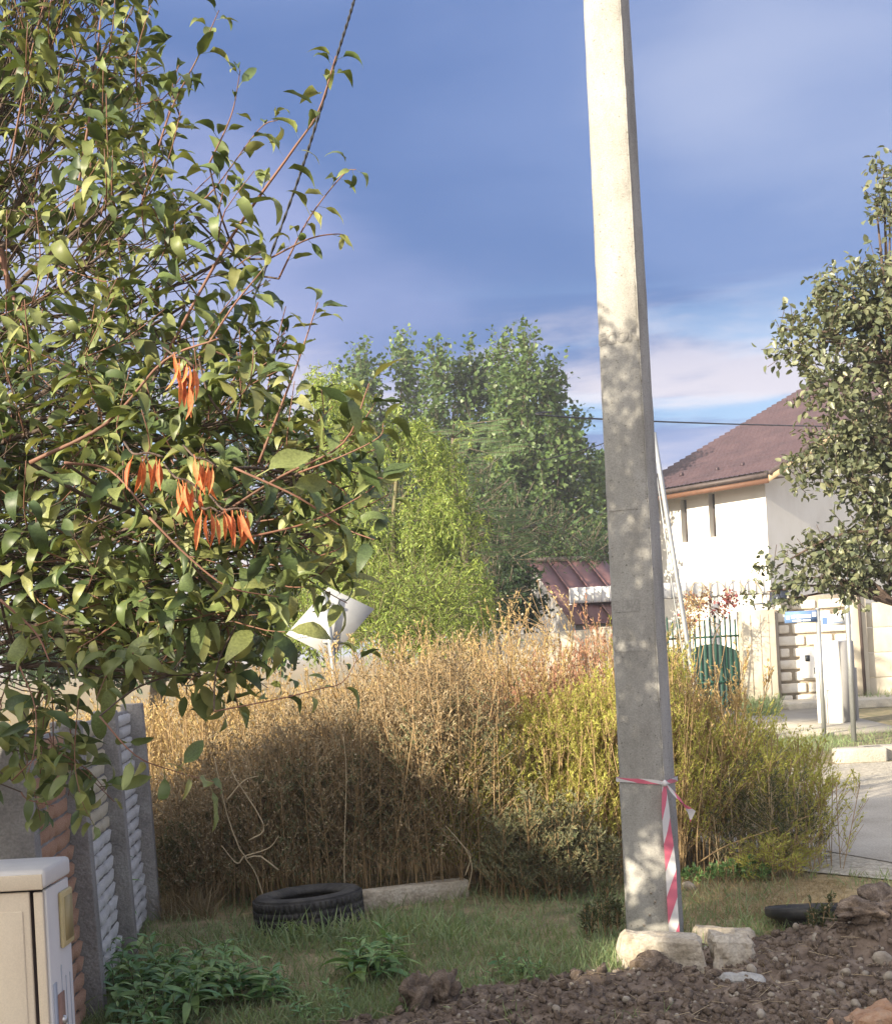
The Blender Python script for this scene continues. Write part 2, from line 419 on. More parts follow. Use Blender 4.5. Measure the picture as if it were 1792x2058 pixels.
def pole_material():
    m, nt, N, L = new_mat('pole_concrete')
    out = N.new('ShaderNodeOutputMaterial'); bs = N.new('ShaderNodeBsdfPrincipled'); bs.inputs['Roughness'].default_value = 0.88
    bs.inputs['Specular IOR Level'].default_value = 0.25
    tc = N.new('ShaderNodeTexCoord')
    def noise(s, d, st=(1, 1, 1)):
        mp = N.new('ShaderNodeMapping'); mp.inputs['Scale'].default_value = st
        L.new(tc.outputs['Object'], mp.inputs[0])
        n = N.new('ShaderNodeTexNoise'); n.inputs['Scale'].default_value = s; n.inputs['Detail'].default_value = d; n.inputs['Roughness'].default_value = .65
        L.new(mp.outputs[0], n.inputs['Vector']); return n.outputs['Fac']
    r = N.new('ShaderNodeValToRGB'); e = r.color_ramp.elements; e.new(.5)
    for i, (p, c) in enumerate([(.3, (.23, .22, .20)), (.5, (.32, .31, .285)), (.7, (.39, .38, .355))]): e[i].position = p; e[i].color = (*c, 1)
    L.new(noise(5, 8, (1, 1, .5)), r.inputs[0])
    # dark pits and pores
    pit = N.new('ShaderNodeValToRGB'); pit.color_ramp.elements[0].position = .27; pit.color_ramp.elements[0].color = (.35, .33, .3, 1)
    pit.color_ramp.elements[1].position = .36; pit.color_ramp.elements[1].color = (1, 1, 1, 1)
    L.new(noise(55, 2), pit.inputs[0])
    mx = N.new('ShaderNodeMix'); mx.data_type = 'RGBA'; mx.blend_type = 'MULTIPLY'; mx.inputs[0].default_value = .75
    L.new(r.outputs[0], mx.inputs[6]); L.new(pit.outputs[0], mx.inputs[7])
    sp = N.new('ShaderNodeMapRange'); sp.inputs[1].default_value = .35; sp.inputs[2].default_value = .65; sp.inputs[3].default_value = .86; sp.inputs[4].default_value = 1.12
    L.new(noise(140, 2), sp.inputs[0])
    m2 = N.new('ShaderNodeMix'); m2.data_type = 'RGBA'; m2.blend_type = 'MULTIPLY'; m2.inputs[0].default_value = 1
    L.new(mx.outputs[2], m2.inputs[6]); L.new(sp.outputs[0], m2.inputs[7])
    L.new(m2.outputs[2], bs.inputs['Base Color'])
    bp = N.new('ShaderNodeBump'); bp.inputs['Strength'].default_value = .35; bp.inputs['Distance'].default_value = .006
    L.new(noise(45, 6), bp.inputs['Height']); L.new(bp.outputs[0], bs.inputs['Normal'])
    L.new(bs.outputs[0], out.inputs[0]); return m
MT['pole'] = pole_material()
MT['stain'] = surf('stain', [(.27, .26, .24), (.33, .32, .295)], 20, rough=0.9, fine=.2)
MT['faded_paint'] = surf('faded_paint', [(.22, .21, .195), (.29, .28, .26)], 30, rough=0.9, fine=.2)

def ground_material():
    m, nt, N, L = new_mat('ground')
    out = N.new('ShaderNodeOutputMaterial'); bs = N.new('ShaderNodeBsdfPrincipled'); bs.inputs['Roughness'].default_value = .95
    bs.inputs['Specular IOR Level'].default_value = .15
    tc = N.new('ShaderNodeTexCoord')
    def noise(s, d=6):
        n = N.new('ShaderNodeTexNoise'); n.inputs['Scale'].default_value = s; n.inputs['Detail'].default_value = d
        L.new(tc.outputs['Object'], n.inputs['Vector']); return n.outputs['Fac']
    def ramp(f, st):
        r = N.new('ShaderNodeValToRGB'); e = r.color_ramp.elements
        while len(e) < len(st): e.new(.5)
        for i, (p, c) in enumerate(st): e[i].position = p; e[i].color = (*c, 1)
        L.new(f, r.inputs[0]); return r.outputs[0]
    def mix(f, a, b):
        x = N.new('ShaderNodeMix'); x.data_type = 'RGBA'
        L.new(f, x.inputs[0]); L.new(a, x.inputs[6]); L.new(b, x.inputs[7]); return x.outputs[2]
    turf = ramp(noise(7), [(.32, (.11, .125, .065)), (.5, (.20, .175, .105)), (.68, (.32, .255, .165))])
    soil = ramp(noise(9, 8), [(.3, (.085, .062, .047)), (.5, (.16, .12, .092)), (.72, (.30, .24, .19))])
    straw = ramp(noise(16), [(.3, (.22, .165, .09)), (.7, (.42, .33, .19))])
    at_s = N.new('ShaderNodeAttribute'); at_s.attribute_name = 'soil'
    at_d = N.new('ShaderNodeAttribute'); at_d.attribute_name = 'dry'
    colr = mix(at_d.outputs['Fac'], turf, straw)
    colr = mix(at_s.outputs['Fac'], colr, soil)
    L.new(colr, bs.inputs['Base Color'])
    bp = N.new('ShaderNodeBump'); bp.inputs['Strength'].default_value = .8; bp.inputs['Distance'].default_value = .02
    L.new(noise(40, 8), bp.inputs['Height']); L.new(bp.outputs[0], bs.inputs['Normal'])
    L.new(bs.outputs[0], out.inputs[0]); return m
MT['ground'] = ground_material()
MT['road'] = surf('road', [(.33, .30, .25), (.42, .385, .33), (.48, .45, .39)], 1.6, detail=10, rough=0.9, bump=0.5, bscale=60, fine=.2, fscale=70)
MT['gravel'] = surf('gravel', [(.34, .30, .235), (.45, .41, .335), (.53, .49, .41)], 14, detail=10, rough=0.95, bump=1.0, bscale=45, fine=.3, fscale=45)
MT['pavement'] = surf('pavement', [(.30, .27, .22), (.40, .37, .31)], 2, rough=0.95, bump=0.4, bscale=30, fine=.15)

# ------------------------------------------------------------------ ground
SB = np.array([gnd(u, v) for u, v in [(620, 2085), (770, 2062), (1000, 1988), (1130, 1970), (1240, 1958), (1420, 1915), (1560, 1880), (1680, 1850), (1792, 1810), (2000, 1790)]])
def soil_mask(x, y):
    yb = np.interp(x, SB[:, 0], SB[:, 1]) + 0.10 * fbm(x * 5, y * 5, 31)
    yb = np.where(x < SB[0, 0], 0, yb)
    return np.clip((yb - y) / 0.10 + 0.5, 0, 1)
MOUND = gnd(1800, 1915)
def gh(x, y):
    x, y = np.asarray(x, float), np.asarray(y, float)
    near = np.clip((9.5 - y) / 1.5, 0, 1) * np.clip((2.6 + 0.25 * np.clip(8 - y, 0, 9) - x) / 0.5, 0, 1)
    h = 0.02 * fbm(x * 1.3, y * 1.3, 3) * near
    s = soil_mask(x, y) * np.clip((8.2 - y) / 0.4, 0, 1)
    h = h + s * (0.055 * fbm(x * 4, y * 4, 11) + 0.035 * np.abs(fbm(x * 11, y * 11, 17)) + .012 * fbm(x * 30, y * 30, 19, 2) + 0.01)
    m = np.exp(-(((x - MOUND[0]) / 0.42) ** 2 + ((y - MOUND[1]) / 0.30) ** 2))
    h = h + m * (0.19 + 0.08 * fbm(x * 6, y * 6, 23))
    return h
xs = np.concatenate([[-900, -300, -100, -40, -15, -8, -5, -3.5], np.arange(-2.6, 3.9, 0.025), [4.3, 5, 7, 10, 15, 40, 100, 300, 900]])
ys = np.concatenate([[-300, -80, -30, -12, -4, 0, 2.5, 3.8], np.arange(4.5, 9.6, 0.025), [10, 11, 13, 16, 22, 30, 45, 80, 150, 400, 1500]])
X, Y = np.meshgrid(xs, ys, indexing='ij')
b = Batch()
nx, ny = X.shape
ii, jj = np.meshgrid(np.arange(nx - 1), np.arange(ny - 1), indexing='ij'); ii, jj = ii.ravel(), jj.ravel()
b.add(np.stack([X, Y, gh(X, Y)], -1).reshape(-1, 3), quads=np.stack([ii * ny + jj, (ii + 1) * ny + jj, (ii + 1) * ny + jj + 1, ii * ny + jj + 1], 1))
ground = structure('ground', b, MT['ground'], True)
def fattr(name, val):
    a = ground.data.attributes.new(name, 'FLOAT', 'POINT'); a.data.foreach_set('value', np.ascontiguousarray(val.ravel(), dtype=np.float32))
fattr('soil', np.maximum(soil_mask(X, Y) * (Y < 8.6), np.exp(-(((X - MOUND[0]) / 0.5) ** 2 + ((Y - MOUND[1]) / 0.36) ** 2)) > 0.3))
lit_strip = np.clip(1 - np.abs(Y - 7.3 - 0.1 * (X - 1.6)) / 0.7, 0, 1) * np.clip((X - 0.9) / 0.3, 0, 1)  # sunlit strip of dry straw, its brightness put into the ground colour
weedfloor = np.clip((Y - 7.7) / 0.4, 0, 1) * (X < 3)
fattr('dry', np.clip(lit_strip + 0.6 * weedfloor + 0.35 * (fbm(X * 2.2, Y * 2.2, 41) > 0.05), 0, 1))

def poly_sheet(name, near, far, z, mat, n=40):
    near, far = np.asarray(near, float), np.asarray(far, float)
    def resample(p):
        t = np.concatenate([[0], np.cumsum(np.linalg.norm(np.diff(p, axis=0), axis=1))]); q = np.linspace(0, t[-1], n)
        return np.stack([np.interp(q, t, p[:, 0]), np.interp(q, t, p[:, 1])], 1)
    A, B = resample(near), resample(far)
    b = Batch()
    V = np.concatenate([np.c_[A, np.full(n, z)], np.c_[B, np.full(n, z)]])
    b.add(V, quads=[[i, i + 1, n + i + 1, n + i] for i in range(n - 1)])
    return structure(name, b, mat)
poly_sheet('gravel_verge', [(-30, 12.0), (-3, 11.6), (0.6, 11.0), (1.9, 9.8), (2.1, 8.6), (2.35, 7.95), (3.2, 7.35), (5, 6.4), (16, 2.6)],
           [(-30, 21), (-3, 18.3), (1.5, 16.6), (2.2, 15.6), (2.7, 14.9), (4, 14.6), (6, 14.6), (9, 14.7), (16, 15)], 0.010, MT['gravel'])
poly_sheet('road', [(-30, 12.9), (-2, 12.7), (1.6, 11.4), (2.3, 9.9), (2.55, 8.9), (2.9, 8.25), (3.6, 7.7), (5.5, 6.9), (16, 3.4)],
           [(-30, 17.2), (-2, 16.2), (1.8, 13.2), (2.6, 12.9), (3.3, 12.6), (4.2, 12.5), (5.6, 12.45), (8, 12.5), (16, 13)], 0.016, MT['road'])
# pavement strip in front of the yards
b = Batch()
p0, p1 = gnd(1480, 1470), gnd(1660, 1462)
b.slab([(p0[0] - .2, 18.6, .05), (p0[0] + 2.1, 18.6, .05), (p0[0] + 2.6, 25.3, .05), (p0[0] - 1.0, 25.3, .05)], 0.06)
structure('driveway', b, MT['pavement'])

# ------------------------------------------------------------------ white house with the dark red tiled roof
EA, EB = np.array([7.40, 40.7]), np.array([9.72, 37.9])       # two points under the eave
e_ = norm(EB - EA); n_in = np.array([-e_[1], e_[0]])          # along the eave towards us; into the house
def house():
    corner = EB - e_ * 0.32 + n_in * 0.85                      # wall corner nearest to us
    H, LW, W, PITCH, OV = 6.68, 4.8, 22.3, 0.43, 0.85
    def P(x, y, z): q = corner + n_in * x - e_ * y; return np.array([q[0], q[1], z])
    root = thing('house', 'two storey white plastered house with dark red tiled gable roof behind the green gate', 'house', (*corner, 0))
    # long wall with two slot windows: a grid of quads with holes
    holes = [(1.96, 2.22, 4.78, 6.2), (3.12, 3.38, 4.72, 6.15)]
    ysv = sorted({0, LW, *[h[0] for h in holes], *[h[1] for h in holes]}); zsv = sorted({0, H, *[h[2] for h in holes], *[h[3] for h in holes]})
    b = Batch()
    for i in range(len(ysv) - 1):
        for j in range(len(zsv) - 1):
            yc, zc = (ysv[i] + ysv[i + 1]) / 2, (zsv[j] + zsv[j + 1]) / 2
            if any(h[0] < yc < h[1] and h[2] < zc < h[3] for h in holes): continue
            b.quad(P(0, ysv[i], zsv[j]), P(0, ysv[i], zsv[j + 1]), P(0, ysv[i + 1], zsv[j + 1]), P(0, ysv[i + 1], zsv[j]))
    for y0, y1, z0, z1 in holes:
        c = [(y0, z0), (y1, z0), (y1, z1), (y0, z1)]
        for k in range(4):
            (a0, a1), (b0, b1) = c[k], c[(k + 1) % 4]
            b.quad(P(0, a0, a1), P(.3, a0, a1), P(.3, b0, b1), P(0, b0, b1))
    zr = H + PITCH * W / 2
    b.add([P(0, 0, 0), P(W, 0, 0), P(W, 0, H), P(W / 2, 0, zr), P(0, 0, H)], tris=[[0, 1, 2], [0, 2, 4], [4, 2, 3]])
    b.add([P(0, LW, 0), P(W, LW, 0), P(W, LW, H), P(W / 2, LW, zr), P(0, LW, H)], tris=[[0, 2, 1], [0, 4, 2], [4, 3, 2]])
    b.quad(P(W, 0, 0), P(W, LW, 0), P(W, LW, H), P(W, 0, H))
    part('wall', b, MT['white_wall'], root)
    for y0, y1, z0, z1 in holes:
        b = Batch(); b.quad(P(.26, y0, z0), P(.26, y0, z1), P(.26, y1, z1), P(.26, y1, z0))
        w = part('window', b, MT['dark_glass'], root)
        b = Batch(); t = .035
        for (ya, yb, za, zb) in ((y0, y0 + t, z0, z1), (y1 - t, y1, z0, z1), (y0 + t, y1 - t, z0, z0 + t), (y0 + t, y1 - t, z1 - t, z1)):
            b.box(P(.24, (ya + yb) / 2, (za + zb) / 2), (.015, (yb - ya) / 2 - .001, (zb - za) / 2), [[*n_in, 0], [*-e_, 0], [0, 0, 1]])
        part('frame', b, MT['fascia'], w)
    # roof: metal tile sheets with stepped rows and rolled waves
    def slope(sgn):
        b = Batch()
        run = W / 2 + OV; rows = 36; cols = 150
        y0, y1 = -OV + .1, LW + .55
        yy = np.linspace(y0, y1, cols + 1)
        V = []
        for r in range(rows):
            for k in (0, 1):
                s = run * (r + k) / rows
                step = .065 * (1 - k)
                z = H - PITCH * OV + PITCH * s + step + .10
                xx = (-OV + s) if sgn > 0 else (W + OV - s)
                wave = .022 * np.abs(np.sin((yy - y0) / .19 * math.pi))
                q = corner[None] + n_in * xx - e_[None] * yy[:, None]
                V.append(np.c_[q, z + wave])
        V = np.concatenate(V); n = cols + 1
        Q = []
        for r in range(rows * 2 - 1):
            for c in range(cols): Q.append([r * n + c, r * n + c + 1, (r + 1) * n + c + 1, (r + 1) * n + c])
        Q = np.array(Q)
        b.add(V, quads=Q if sgn > 0 else Q[:, ::-1])
        return b
    rf = part('roof', slope(1), MT['roof_tile'], root)
    part('rear_slope', slope(-1), MT['roof_tile'], rf)
    b = Batch(); b.tube([P(W / 2, -OV, zr + .12), P(W / 2, LW + .6, zr + .12)], .11, 8)
    part('ridge_cap', b, MT['galv'], rf)
    for sgn in (1, -1):
        X = lambda s: s if sgn > 0 else W - s
        b = Batch()                                             # orange boarded soffit under the eave
        z0 = H - PITCH * OV
        b.slab([P(X(-OV + .05), -OV + .12, z0 - .02), P(X(-OV + .05), LW + .5, z0 - .02), P(X(-.01), LW + .5, z0 + .0), P(X(-.01), -OV + .12, z0 + .0)], .03)
        b.slab([P(X(-OV + .04), -OV + .12, z0 - .20), P(X(-OV + .04), LW + .5, z0 - .20), P(X(-OV + .04), LW + .5, z0 - .03), P(X(-OV + .04), -OV + .12, z0 - .03)], .03)
        part('soffit', b, MT['soffit'], rf)
        b = Batch(); b.tube([P(X(-OV - .04), -OV + .1, z0 + .05), P(X(-OV - .04), LW + .55, z0 + .05)], .075, 8)
        b.slab([P(X(-OV), -OV + .1, z0 - .04), P(X(-OV), LW + .55, z0 - .04), P(X(-OV), LW + .55, z0 + .12), P(X(-OV), -OV + .1, z0 + .12)], .03)
        part('gutter', b, MT['fascia'], rf)
        b = Batch()                                             # timber verge board up the near gable
        a0, a1 = P(X(-OV), -OV + .06, z0 - .16), P(X(W / 2), -OV + .06, z0 - .16 + PITCH * (W / 2 + OV))
        dn = np.array([0, 0, .20])
        b.slab([a0, a1, a1 + dn, a0 + dn], .04)
        part('verge_board', b, MT['verge'], rf)
        b = Batch(); up = np.array([0, 0, .12]); off = np.array([*e_, 0]) * .05
        b.slab([a0 + dn + off, a1 + dn + off, a1 + dn + up + off, a0 + dn + up + off], .10)
        part('verge_flashing', b, MT['fascia'], rf)
        b = Batch()                                             # soffit under the near gable overhang
        b.slab([P(X(-.01), -.01, H + .02), P(X(W / 2), -.01, zr + .02), P(X(W / 2), -OV + .1, zr + .02), P(X(-.01), -OV + .1, H + .02)], .02)
        part('gable_soffit', b, MT['white_paint'], rf)
    for s, y in ((1.1, 1.0), (1.1, 2.0), (1.25, 3.6)):          # small snow guards near the eave
        b = Batch(); b.box(P(-OV + s, y, H - PITCH * OV + PITCH * s + .19), (.05, .05, .07), [[*n_in, 0], [*-e_, 0], [0, 0, 1]])
        part('snow_guard', b, MT['roof_tile'], rf)
    b = Batch(); c = P(W / 2 - .1, 2.9, zr + .1)                # chimney half hidden at the ridge
    b.box(c + [0, 0, .35], (.35, .35, .6), [[*n_in, 0], [*-e_, 0], [0, 0, 1]]); b.box(c + [0, 0, 1.0], (.45, .45, .06), [[*n_in, 0], [*-e_, 0], [0, 0, 1]])
    part('chimney', b, MT['galv'], rf)
house()

# ------------------------------------------------------------------ shed with red seamed roof
def shed():
    A, Bv = at(1062, 1130, 32), at(1150, 1255, 29)
    d = Bv - A; rd = norm(np.array([-d[1], d[0], 0.0])); rd = rd if rd[0] > 0 else -rd
    root = thing('shed', 'low shed with dull red seamed metal roof under the poplars', 'shed', (A[0] + .5, 30.5, 0))
    n, w = 4, .52
    roof = None
    down = norm(d); nrm = norm(np.cross(rd, down)); nrm = nrm if nrm[2] > 0 else -nrm
    for side in (0, 1):
        dd = d if side == 0 else np.array([-d[0], -d[1], d[2]])
        for i in range(n):
            a = A + rd * w * i; c = a + rd * (w - .006)
            b = Batch(); q = [a, a + dd, c + dd, c]
            b.slab(q if side == 0 else q[::-1], .02)
            p = part('roof_panel', b, MT['roof_red'], root)
            b = Batch(); b.tube([a + [0, 0, .035], a + dd + [0, 0, .035]], .028, 5); part('seam', b, MT['roof_red'], p)
    b = Batch(); b.tube([A + [0, 0, .05], A + rd * w * n + [0, 0, .05]], .07, 6); part('ridge_cap', b, MT['fascia'], root)
    back = np.array([-d[0], -d[1], d[2]])
    i1, i2 = A + d * .93 - [0, 0, .06] + rd * .15, A + back * .93 - [0, 0, .06] + rd * .15
    at_ = A + rd * .15 - [0, 0, .06]
    b = Batch()
    L_ = rd * (w * n - .3)
    g = lambda p: np.array([p[0], p[1], 0])
    b.add([i1, at_, i2, g(i2), g(i1)], tris=[[0, 1, 2], [0, 2, 3], [0, 3, 4]])
    b.add([i1 + L_, at_ + L_, i2 + L_, g(i2 + L_), g(i1 + L_)], tris=[[0, 2, 1], [0, 3, 2], [0, 4, 3]])
    b.quad(i1, g(i1), g(i1 + L_), i1 + L_); b.quad(i2, i2 + L_, g(i2 + L_), g(i2))
    part('wall', b, MT['grey_render'], root)
shed()

# ------------------------------------------------------------------ yard: canopy, walls, gate, pillars
def canopy():
    a, c = at(1146, 1224, 30.0), at(1545, 1183, 30.0)
    c[2] = a[2] = (a[2] + c[2]) / 2
    root = thing('carport_canopy', 'white carport beam with rolled edge standing between gate and white house', 'canopy', (a[0], a[1], 0))
    L_ = c - a; n = 26; ax = norm(L_)
    for i in range(n):
        p, q = a + L_ * i / n, a + L_ * (i + .992) / n
        prof = []
        b = Batch(); m = 8
        ang = np.linspace(-math.pi / 2, math.pi / 2, m)
        ring = np.stack([np.zeros(m), -.14 - .04 * np.cos(ang), .19 * np.sin(ang) + .19], 1)
        ring = np.concatenate([ring, [[0, .16, .38], [0, .16, 0]]]); k = len(ring)
        V = np.concatenate([ring + p, ring + q])
        b.add(V, tris=[[0, j, j + 1] for j in range(1, k - 1)] + [[k, k + j + 1, k + j] for j in range(1, k - 1)], quads=[[j, (j + 1) % k, k + (j + 1) % k, k + j] for j in range(k)])
        part('edge_segment', b, MT['white_paint'], root)
    b = Batch(); b.slab([a + [0, .16, .1], c + [0, .16, .1], c + [0, 3.2, .45], a + [0, 3.2, .45]], .06); part('roof_sheet', b, MT['white_paint'], root)
    for t in (.012, .36, .72, .99):
        b = Batch(); p = a + L_ * t; b.box([p[0], p[1] + .02, p[2] / 2], (.10, .10, p[2] / 2 - .001)); part('post', b, MT['white_paint'], root)
    for t in (.60, .69, .78, .86):                               # thin bent hoops standing over the edge
        b = Batch(); p = a + L_ * t
        s = np.linspace(0, math.pi, 9)
        b.tube(np.stack([p[0] + .28 * (1 - np.cos(s)) / 2 * 1.6, np.full(9, p[1] - .22), p[2] + .02 + .50 * np.sin(s) ** .7 - .35 * s / math.pi], 1), .012, 5)
        part('hoop', b, MT['verge'], root)
canopy()

def concrete_wall():
    a, c = at(930, 1282, 26.2), at(1216, 1253, 26.2)
    z = (a[2] + c[2]) / 2
    root = thing('concrete_wall', 'pale concrete panel wall rising behind the reddish weeds', 'wall', (a[0], 26.2, 0))
    x0, x1 = a[0] - .9, c[0]; n = 4; w = (x1 - x0) / n
    for i in range(n):
        b = Batch(); b.box([x0 + w * (i + .5), 26.2, z / 2 - .03 + .02 * (i % 2)], (w / 2 - .012, .05, z / 2 - .03), mat=0); part('panel', b, MT['wall_concrete'], root, bevel=.01)
    b = Batch(); b.box([x1 + .02, 26.16, z / 2], (.17, .12, z / 2)); part('end_pillar', b, MT['wall_concrete'], root, bevel=.015)
    return x1 + .2
gx0 = concrete_wall()

def gate():
    y = 26.15
    gx1 = at(1498, 1428, y)[0]; zb = at(1460, 1430, y)[2]; zt = at(1465, 1242, y)[2]
    zb = max(zb, .06)
    root = thing('gate', 'green iron gate of upright bars with arched sheet panel', 'gate', ((gx0 + gx1) / 2, y, 0))
    mid = (gx0 + gx1) / 2
    for (a, c) in ((gx0 + .03, mid - .02), (mid + .02, gx1 - .02)):
        n = 12; w = c - a
        for i in range(n + 1):
            x = a + w * i / n
            b = Batch(); h = zt + .06 * math.sin(i * 2.1) ; b.tube([[x, y, zb], [x, y, h], [x, y, h + .05]], [.022, .022, .004], 6); part('bar', b, MT['green_metal'], root)
        for z in (zb + .03, zb + .55, zt - .38):
            b = Batch(); b.box([(a + c) / 2, y - .022, z], (w / 2, .012, .022)); part('rail', b, MT['green_metal'], root)
        b = Batch(); m = 12; xsn = np.linspace(a, c, m + 1)
        top = zb + 1.12 + .24 * np.sin(np.linspace(0.12, math.pi - .12, m + 1))
        V = np.concatenate([np.c_[xsn, np.full(m + 1, y + .025), np.full(m + 1, zb)], np.c_[xsn, np.full(m + 1, y + .025), top]])
        V = np.concatenate([V, V + [0, .004, 0]]); k = m + 1
        Q = [[i, i + 1, k + i + 1, k + i] for i in range(m)] + [[2 * k + i + 1, 2 * k + i, 3 * k + i, 3 * k + i + 1] for i in range(m)] + [[k + i, k + i + 1, 3 * k + i + 1, 3 * k + i] for i in range(m)]
        b.add(V, quads=Q); part('sheet_panel', b, MT['green_sheet'], root)
    return gx1
gx1 = gate()

def gate_pillar():
    y = 26.0; a = at(1493, 1425, y); c = at(1566, 1425, y); zt = at(1528, 1226, y)[2]
    root = thing('gate_pillar', 'board marked concrete gate pillar right of the green gate', 'pillar', ((a[0] + c[0]) / 2, y, 0))
    b = Batch(); b.box([(a[0] + c[0]) / 2 - .02, y, zt / 2], ((c[0] - a[0]) / 2 - .04, .26, zt / 2)); part('shaft', b, MT['wall_concrete'], root, bevel=.015)
    for k, x in enumerate((-.2, 0, .17)):
        b = Batch(); b.box([(a[0] + c[0]) / 2 + x, y - .262, zt / 2 + .1], (.01, .004, zt / 2 - .2)); part('board_mark', b, MT['mortar'], root)
    b = Batch(); b.box([c[0] - .0, y + .2, zt / 2 - .02], (.09, .10, zt / 2 - .02)); part('return', b, MT['mortar'], root)
    # solar lamp on an arm
    lp = at(1562, 1200, y - .1)
    r2 = thing('solar_lamp', 'small tilted solar lamp on top of the concrete gate pillar', 'lamp', (lp[0], lp[1], zt))
    b = Batch(); b.tube([[lp[0] - .1, lp[1], zt - .005], [lp[0] - .05, lp[1], lp[2] - .1], [lp[0], lp[1], lp[2]]], .02, 6); part('arm', b, MT['galv'], r2)
    b = Batch(); b.slab([lp + [-.22, -.06, -.16], lp + [.16, -.06, -.10], lp + [.26, .1, .18], lp + [-.12, .1, .12]], .03); part('panel', b, MT['lens_panel'], r2)
    b = Batch(); b.box(lp + [-.5, 0, -.12], (.22, .08, .02)); b.tube([lp + [-.5, 0, -.13], [lp[0] - .45, y, zt - .003]], .02, 6); part('lamp_head', b, MT['galv'], r2)
    return c[0]
px1 = gate_pillar()

def block_wall():
    y = 26.25
    x0, x1 = px1 + .09, at(1712, 1400, y)[0]
    zt = at(1640, 1195, y)[2]
    root = thing('block_wall', 'unplastered white block wall with smeared mortar behind the street sign', 'wall', (x0, y, 0))
    b = Batch(); b.box([(x0 + x1) / 2, y + .14, zt / 2], ((x1 - x0) / 2, .10, zt / 2 - .01)); part('mortar_core', b, MT['mortar'], root)
    r = random.Random(4); bh = .25; z = .02; row = 0
    while z + bh < zt:
        x = x0 - (0 if row % 2 else .3)
        while x < x1:
            xa, xb = max(x, x0), min(x + .6, x1)
            if xb - xa > .08:
                b = Batch(); dz = r.uniform(0, .03)
                b.box([(xa + xb) / 2, y + .03 + r.uniform(-.012, .008), z + bh / 2], ((xb - xa) / 2 - .02 - r.uniform(0, .035), .055, bh / 2 - .02 - dz / 2))
                part('block', b, MT['aac'], root, bevel=.03)
            x += .6
        z += bh; row += 1
    # flush meter cabinet with two little windows
    m0, m1 = at(1608, 1362, y), at(1650, 1308, y)
    cx, cz = (m0[0] + m1[0]) / 2, (m0[2] + m1[2]) / 2
    r2 = thing('meter_box', 'pale meter box set into the white block wall', 'meter box', (cx, y, cz - .28))
    b = Batch(); b.box([cx, y - .06, cz], (.23, .055, .29)); part('door', b, MT['white_paint'], r2, bevel=.01)
    for dx, dz in ((-.10, .13), (.08, -.14)):
        b = Batch(); b.box([cx + dx, y - .116, cz + dz], (.05, .004, .065)); part('window', b, MT['dark_glass'], r2)
    # right: concrete posts and panels running out of the picture
    r3 = thing('panel_wall', 'beige concrete panel wall with posts at the right picture edge', 'wall', (x1 + .4, y, 0))
    zz = at(1770, 1210, y)[2]
    b = Batch(); b.box([x1 + .17, y - .02, zt / 2 + .05], (.165, .14, zt / 2 + .05)); part('post', b, MT['wall_concrete'], r3, bevel=.01)
    x = x1 + .34
    for i in range(5):
        for k in range(4):
            b = Batch(); h = zz / 4; b.box([x + 1.0, y + .06, h * (k + .5)], (.995, .05, h / 2 - .006)); part('panel', b, MT['wall_concrete'], r3, bevel=.008)
        b = Batch(); b.box([x + 2.07, y + .0, zz / 2 + .02], (.07, .12, zz / 2 + .02)); part('post', b, MT['wall_concrete'], r3, bevel=.01)
        x += 2.14
    b = Batch(); pa, pb = at(1738, 1382, y - .25), at(1724, 1190, y - .25)
    pa[2] = 0; b.tube([pa, pb, pb + [0, 0, .9]], .035, 8); tag(part('drain_pipe', b, MT['fascia'], None, True), 'thin dark upright pipe against the beige panel wall', 'pipe')
    # low step below the wall
    b = Batch(); b.box([(x0 + x1) / 2 + .2, 25.2, .09], ((x1 - x0) / 2 + .5, .65, .09)); tag(part('concrete_step', b, MT['kerb'], None, bevel=.02), 'low concrete step along the foot of the block wall', 'step')
block_wall()

def meter_pillar():
    c = gnd(1686, 1458); zt = at(1672, 1288, c[1])[2]
    root = thing('meter_pillar', 'square plastered pillar with one bright and one shaded grey side', 'pillar', c)
    th = R_(-45); ax = [[math.cos(th), math.sin(th), 0], [-math.sin(th), math.cos(th), 0], [0, 0, 1]]
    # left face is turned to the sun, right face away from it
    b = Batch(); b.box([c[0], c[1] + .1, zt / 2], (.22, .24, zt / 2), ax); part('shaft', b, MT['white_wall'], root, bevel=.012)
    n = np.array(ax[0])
    b = Batch(); b.box(np.array([c[0], c[1] + .1, zt / 2 + .0]) + n * .232, (.010, .23, zt / 2 - .02), ax); part('shade_plate', b, MT['grey_render'], root)  # grey plate puts shade into the face away from the sun
    b = Batch(); f = np.array([c[0], c[1] + .1, 0]) - np.array(ax[1]) * .265 
    b.tube([f + [-.05, 0, .02], f + [-.05, 0, .55], f + [-.02, 0, .60], f + [.06, 0, .60]], .014, 6); part('conduit', b, MT['galv'], root, True)
    c2 = gnd(1716, 1455); c2 = np.array([c2[0] + .02, c[1] + .62, 0]); z2 = at(1716, 1342, c2[1])[2]
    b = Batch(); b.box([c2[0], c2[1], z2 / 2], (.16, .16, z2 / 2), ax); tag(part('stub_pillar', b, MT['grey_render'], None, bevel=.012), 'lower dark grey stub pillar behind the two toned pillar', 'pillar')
meter_pillar()

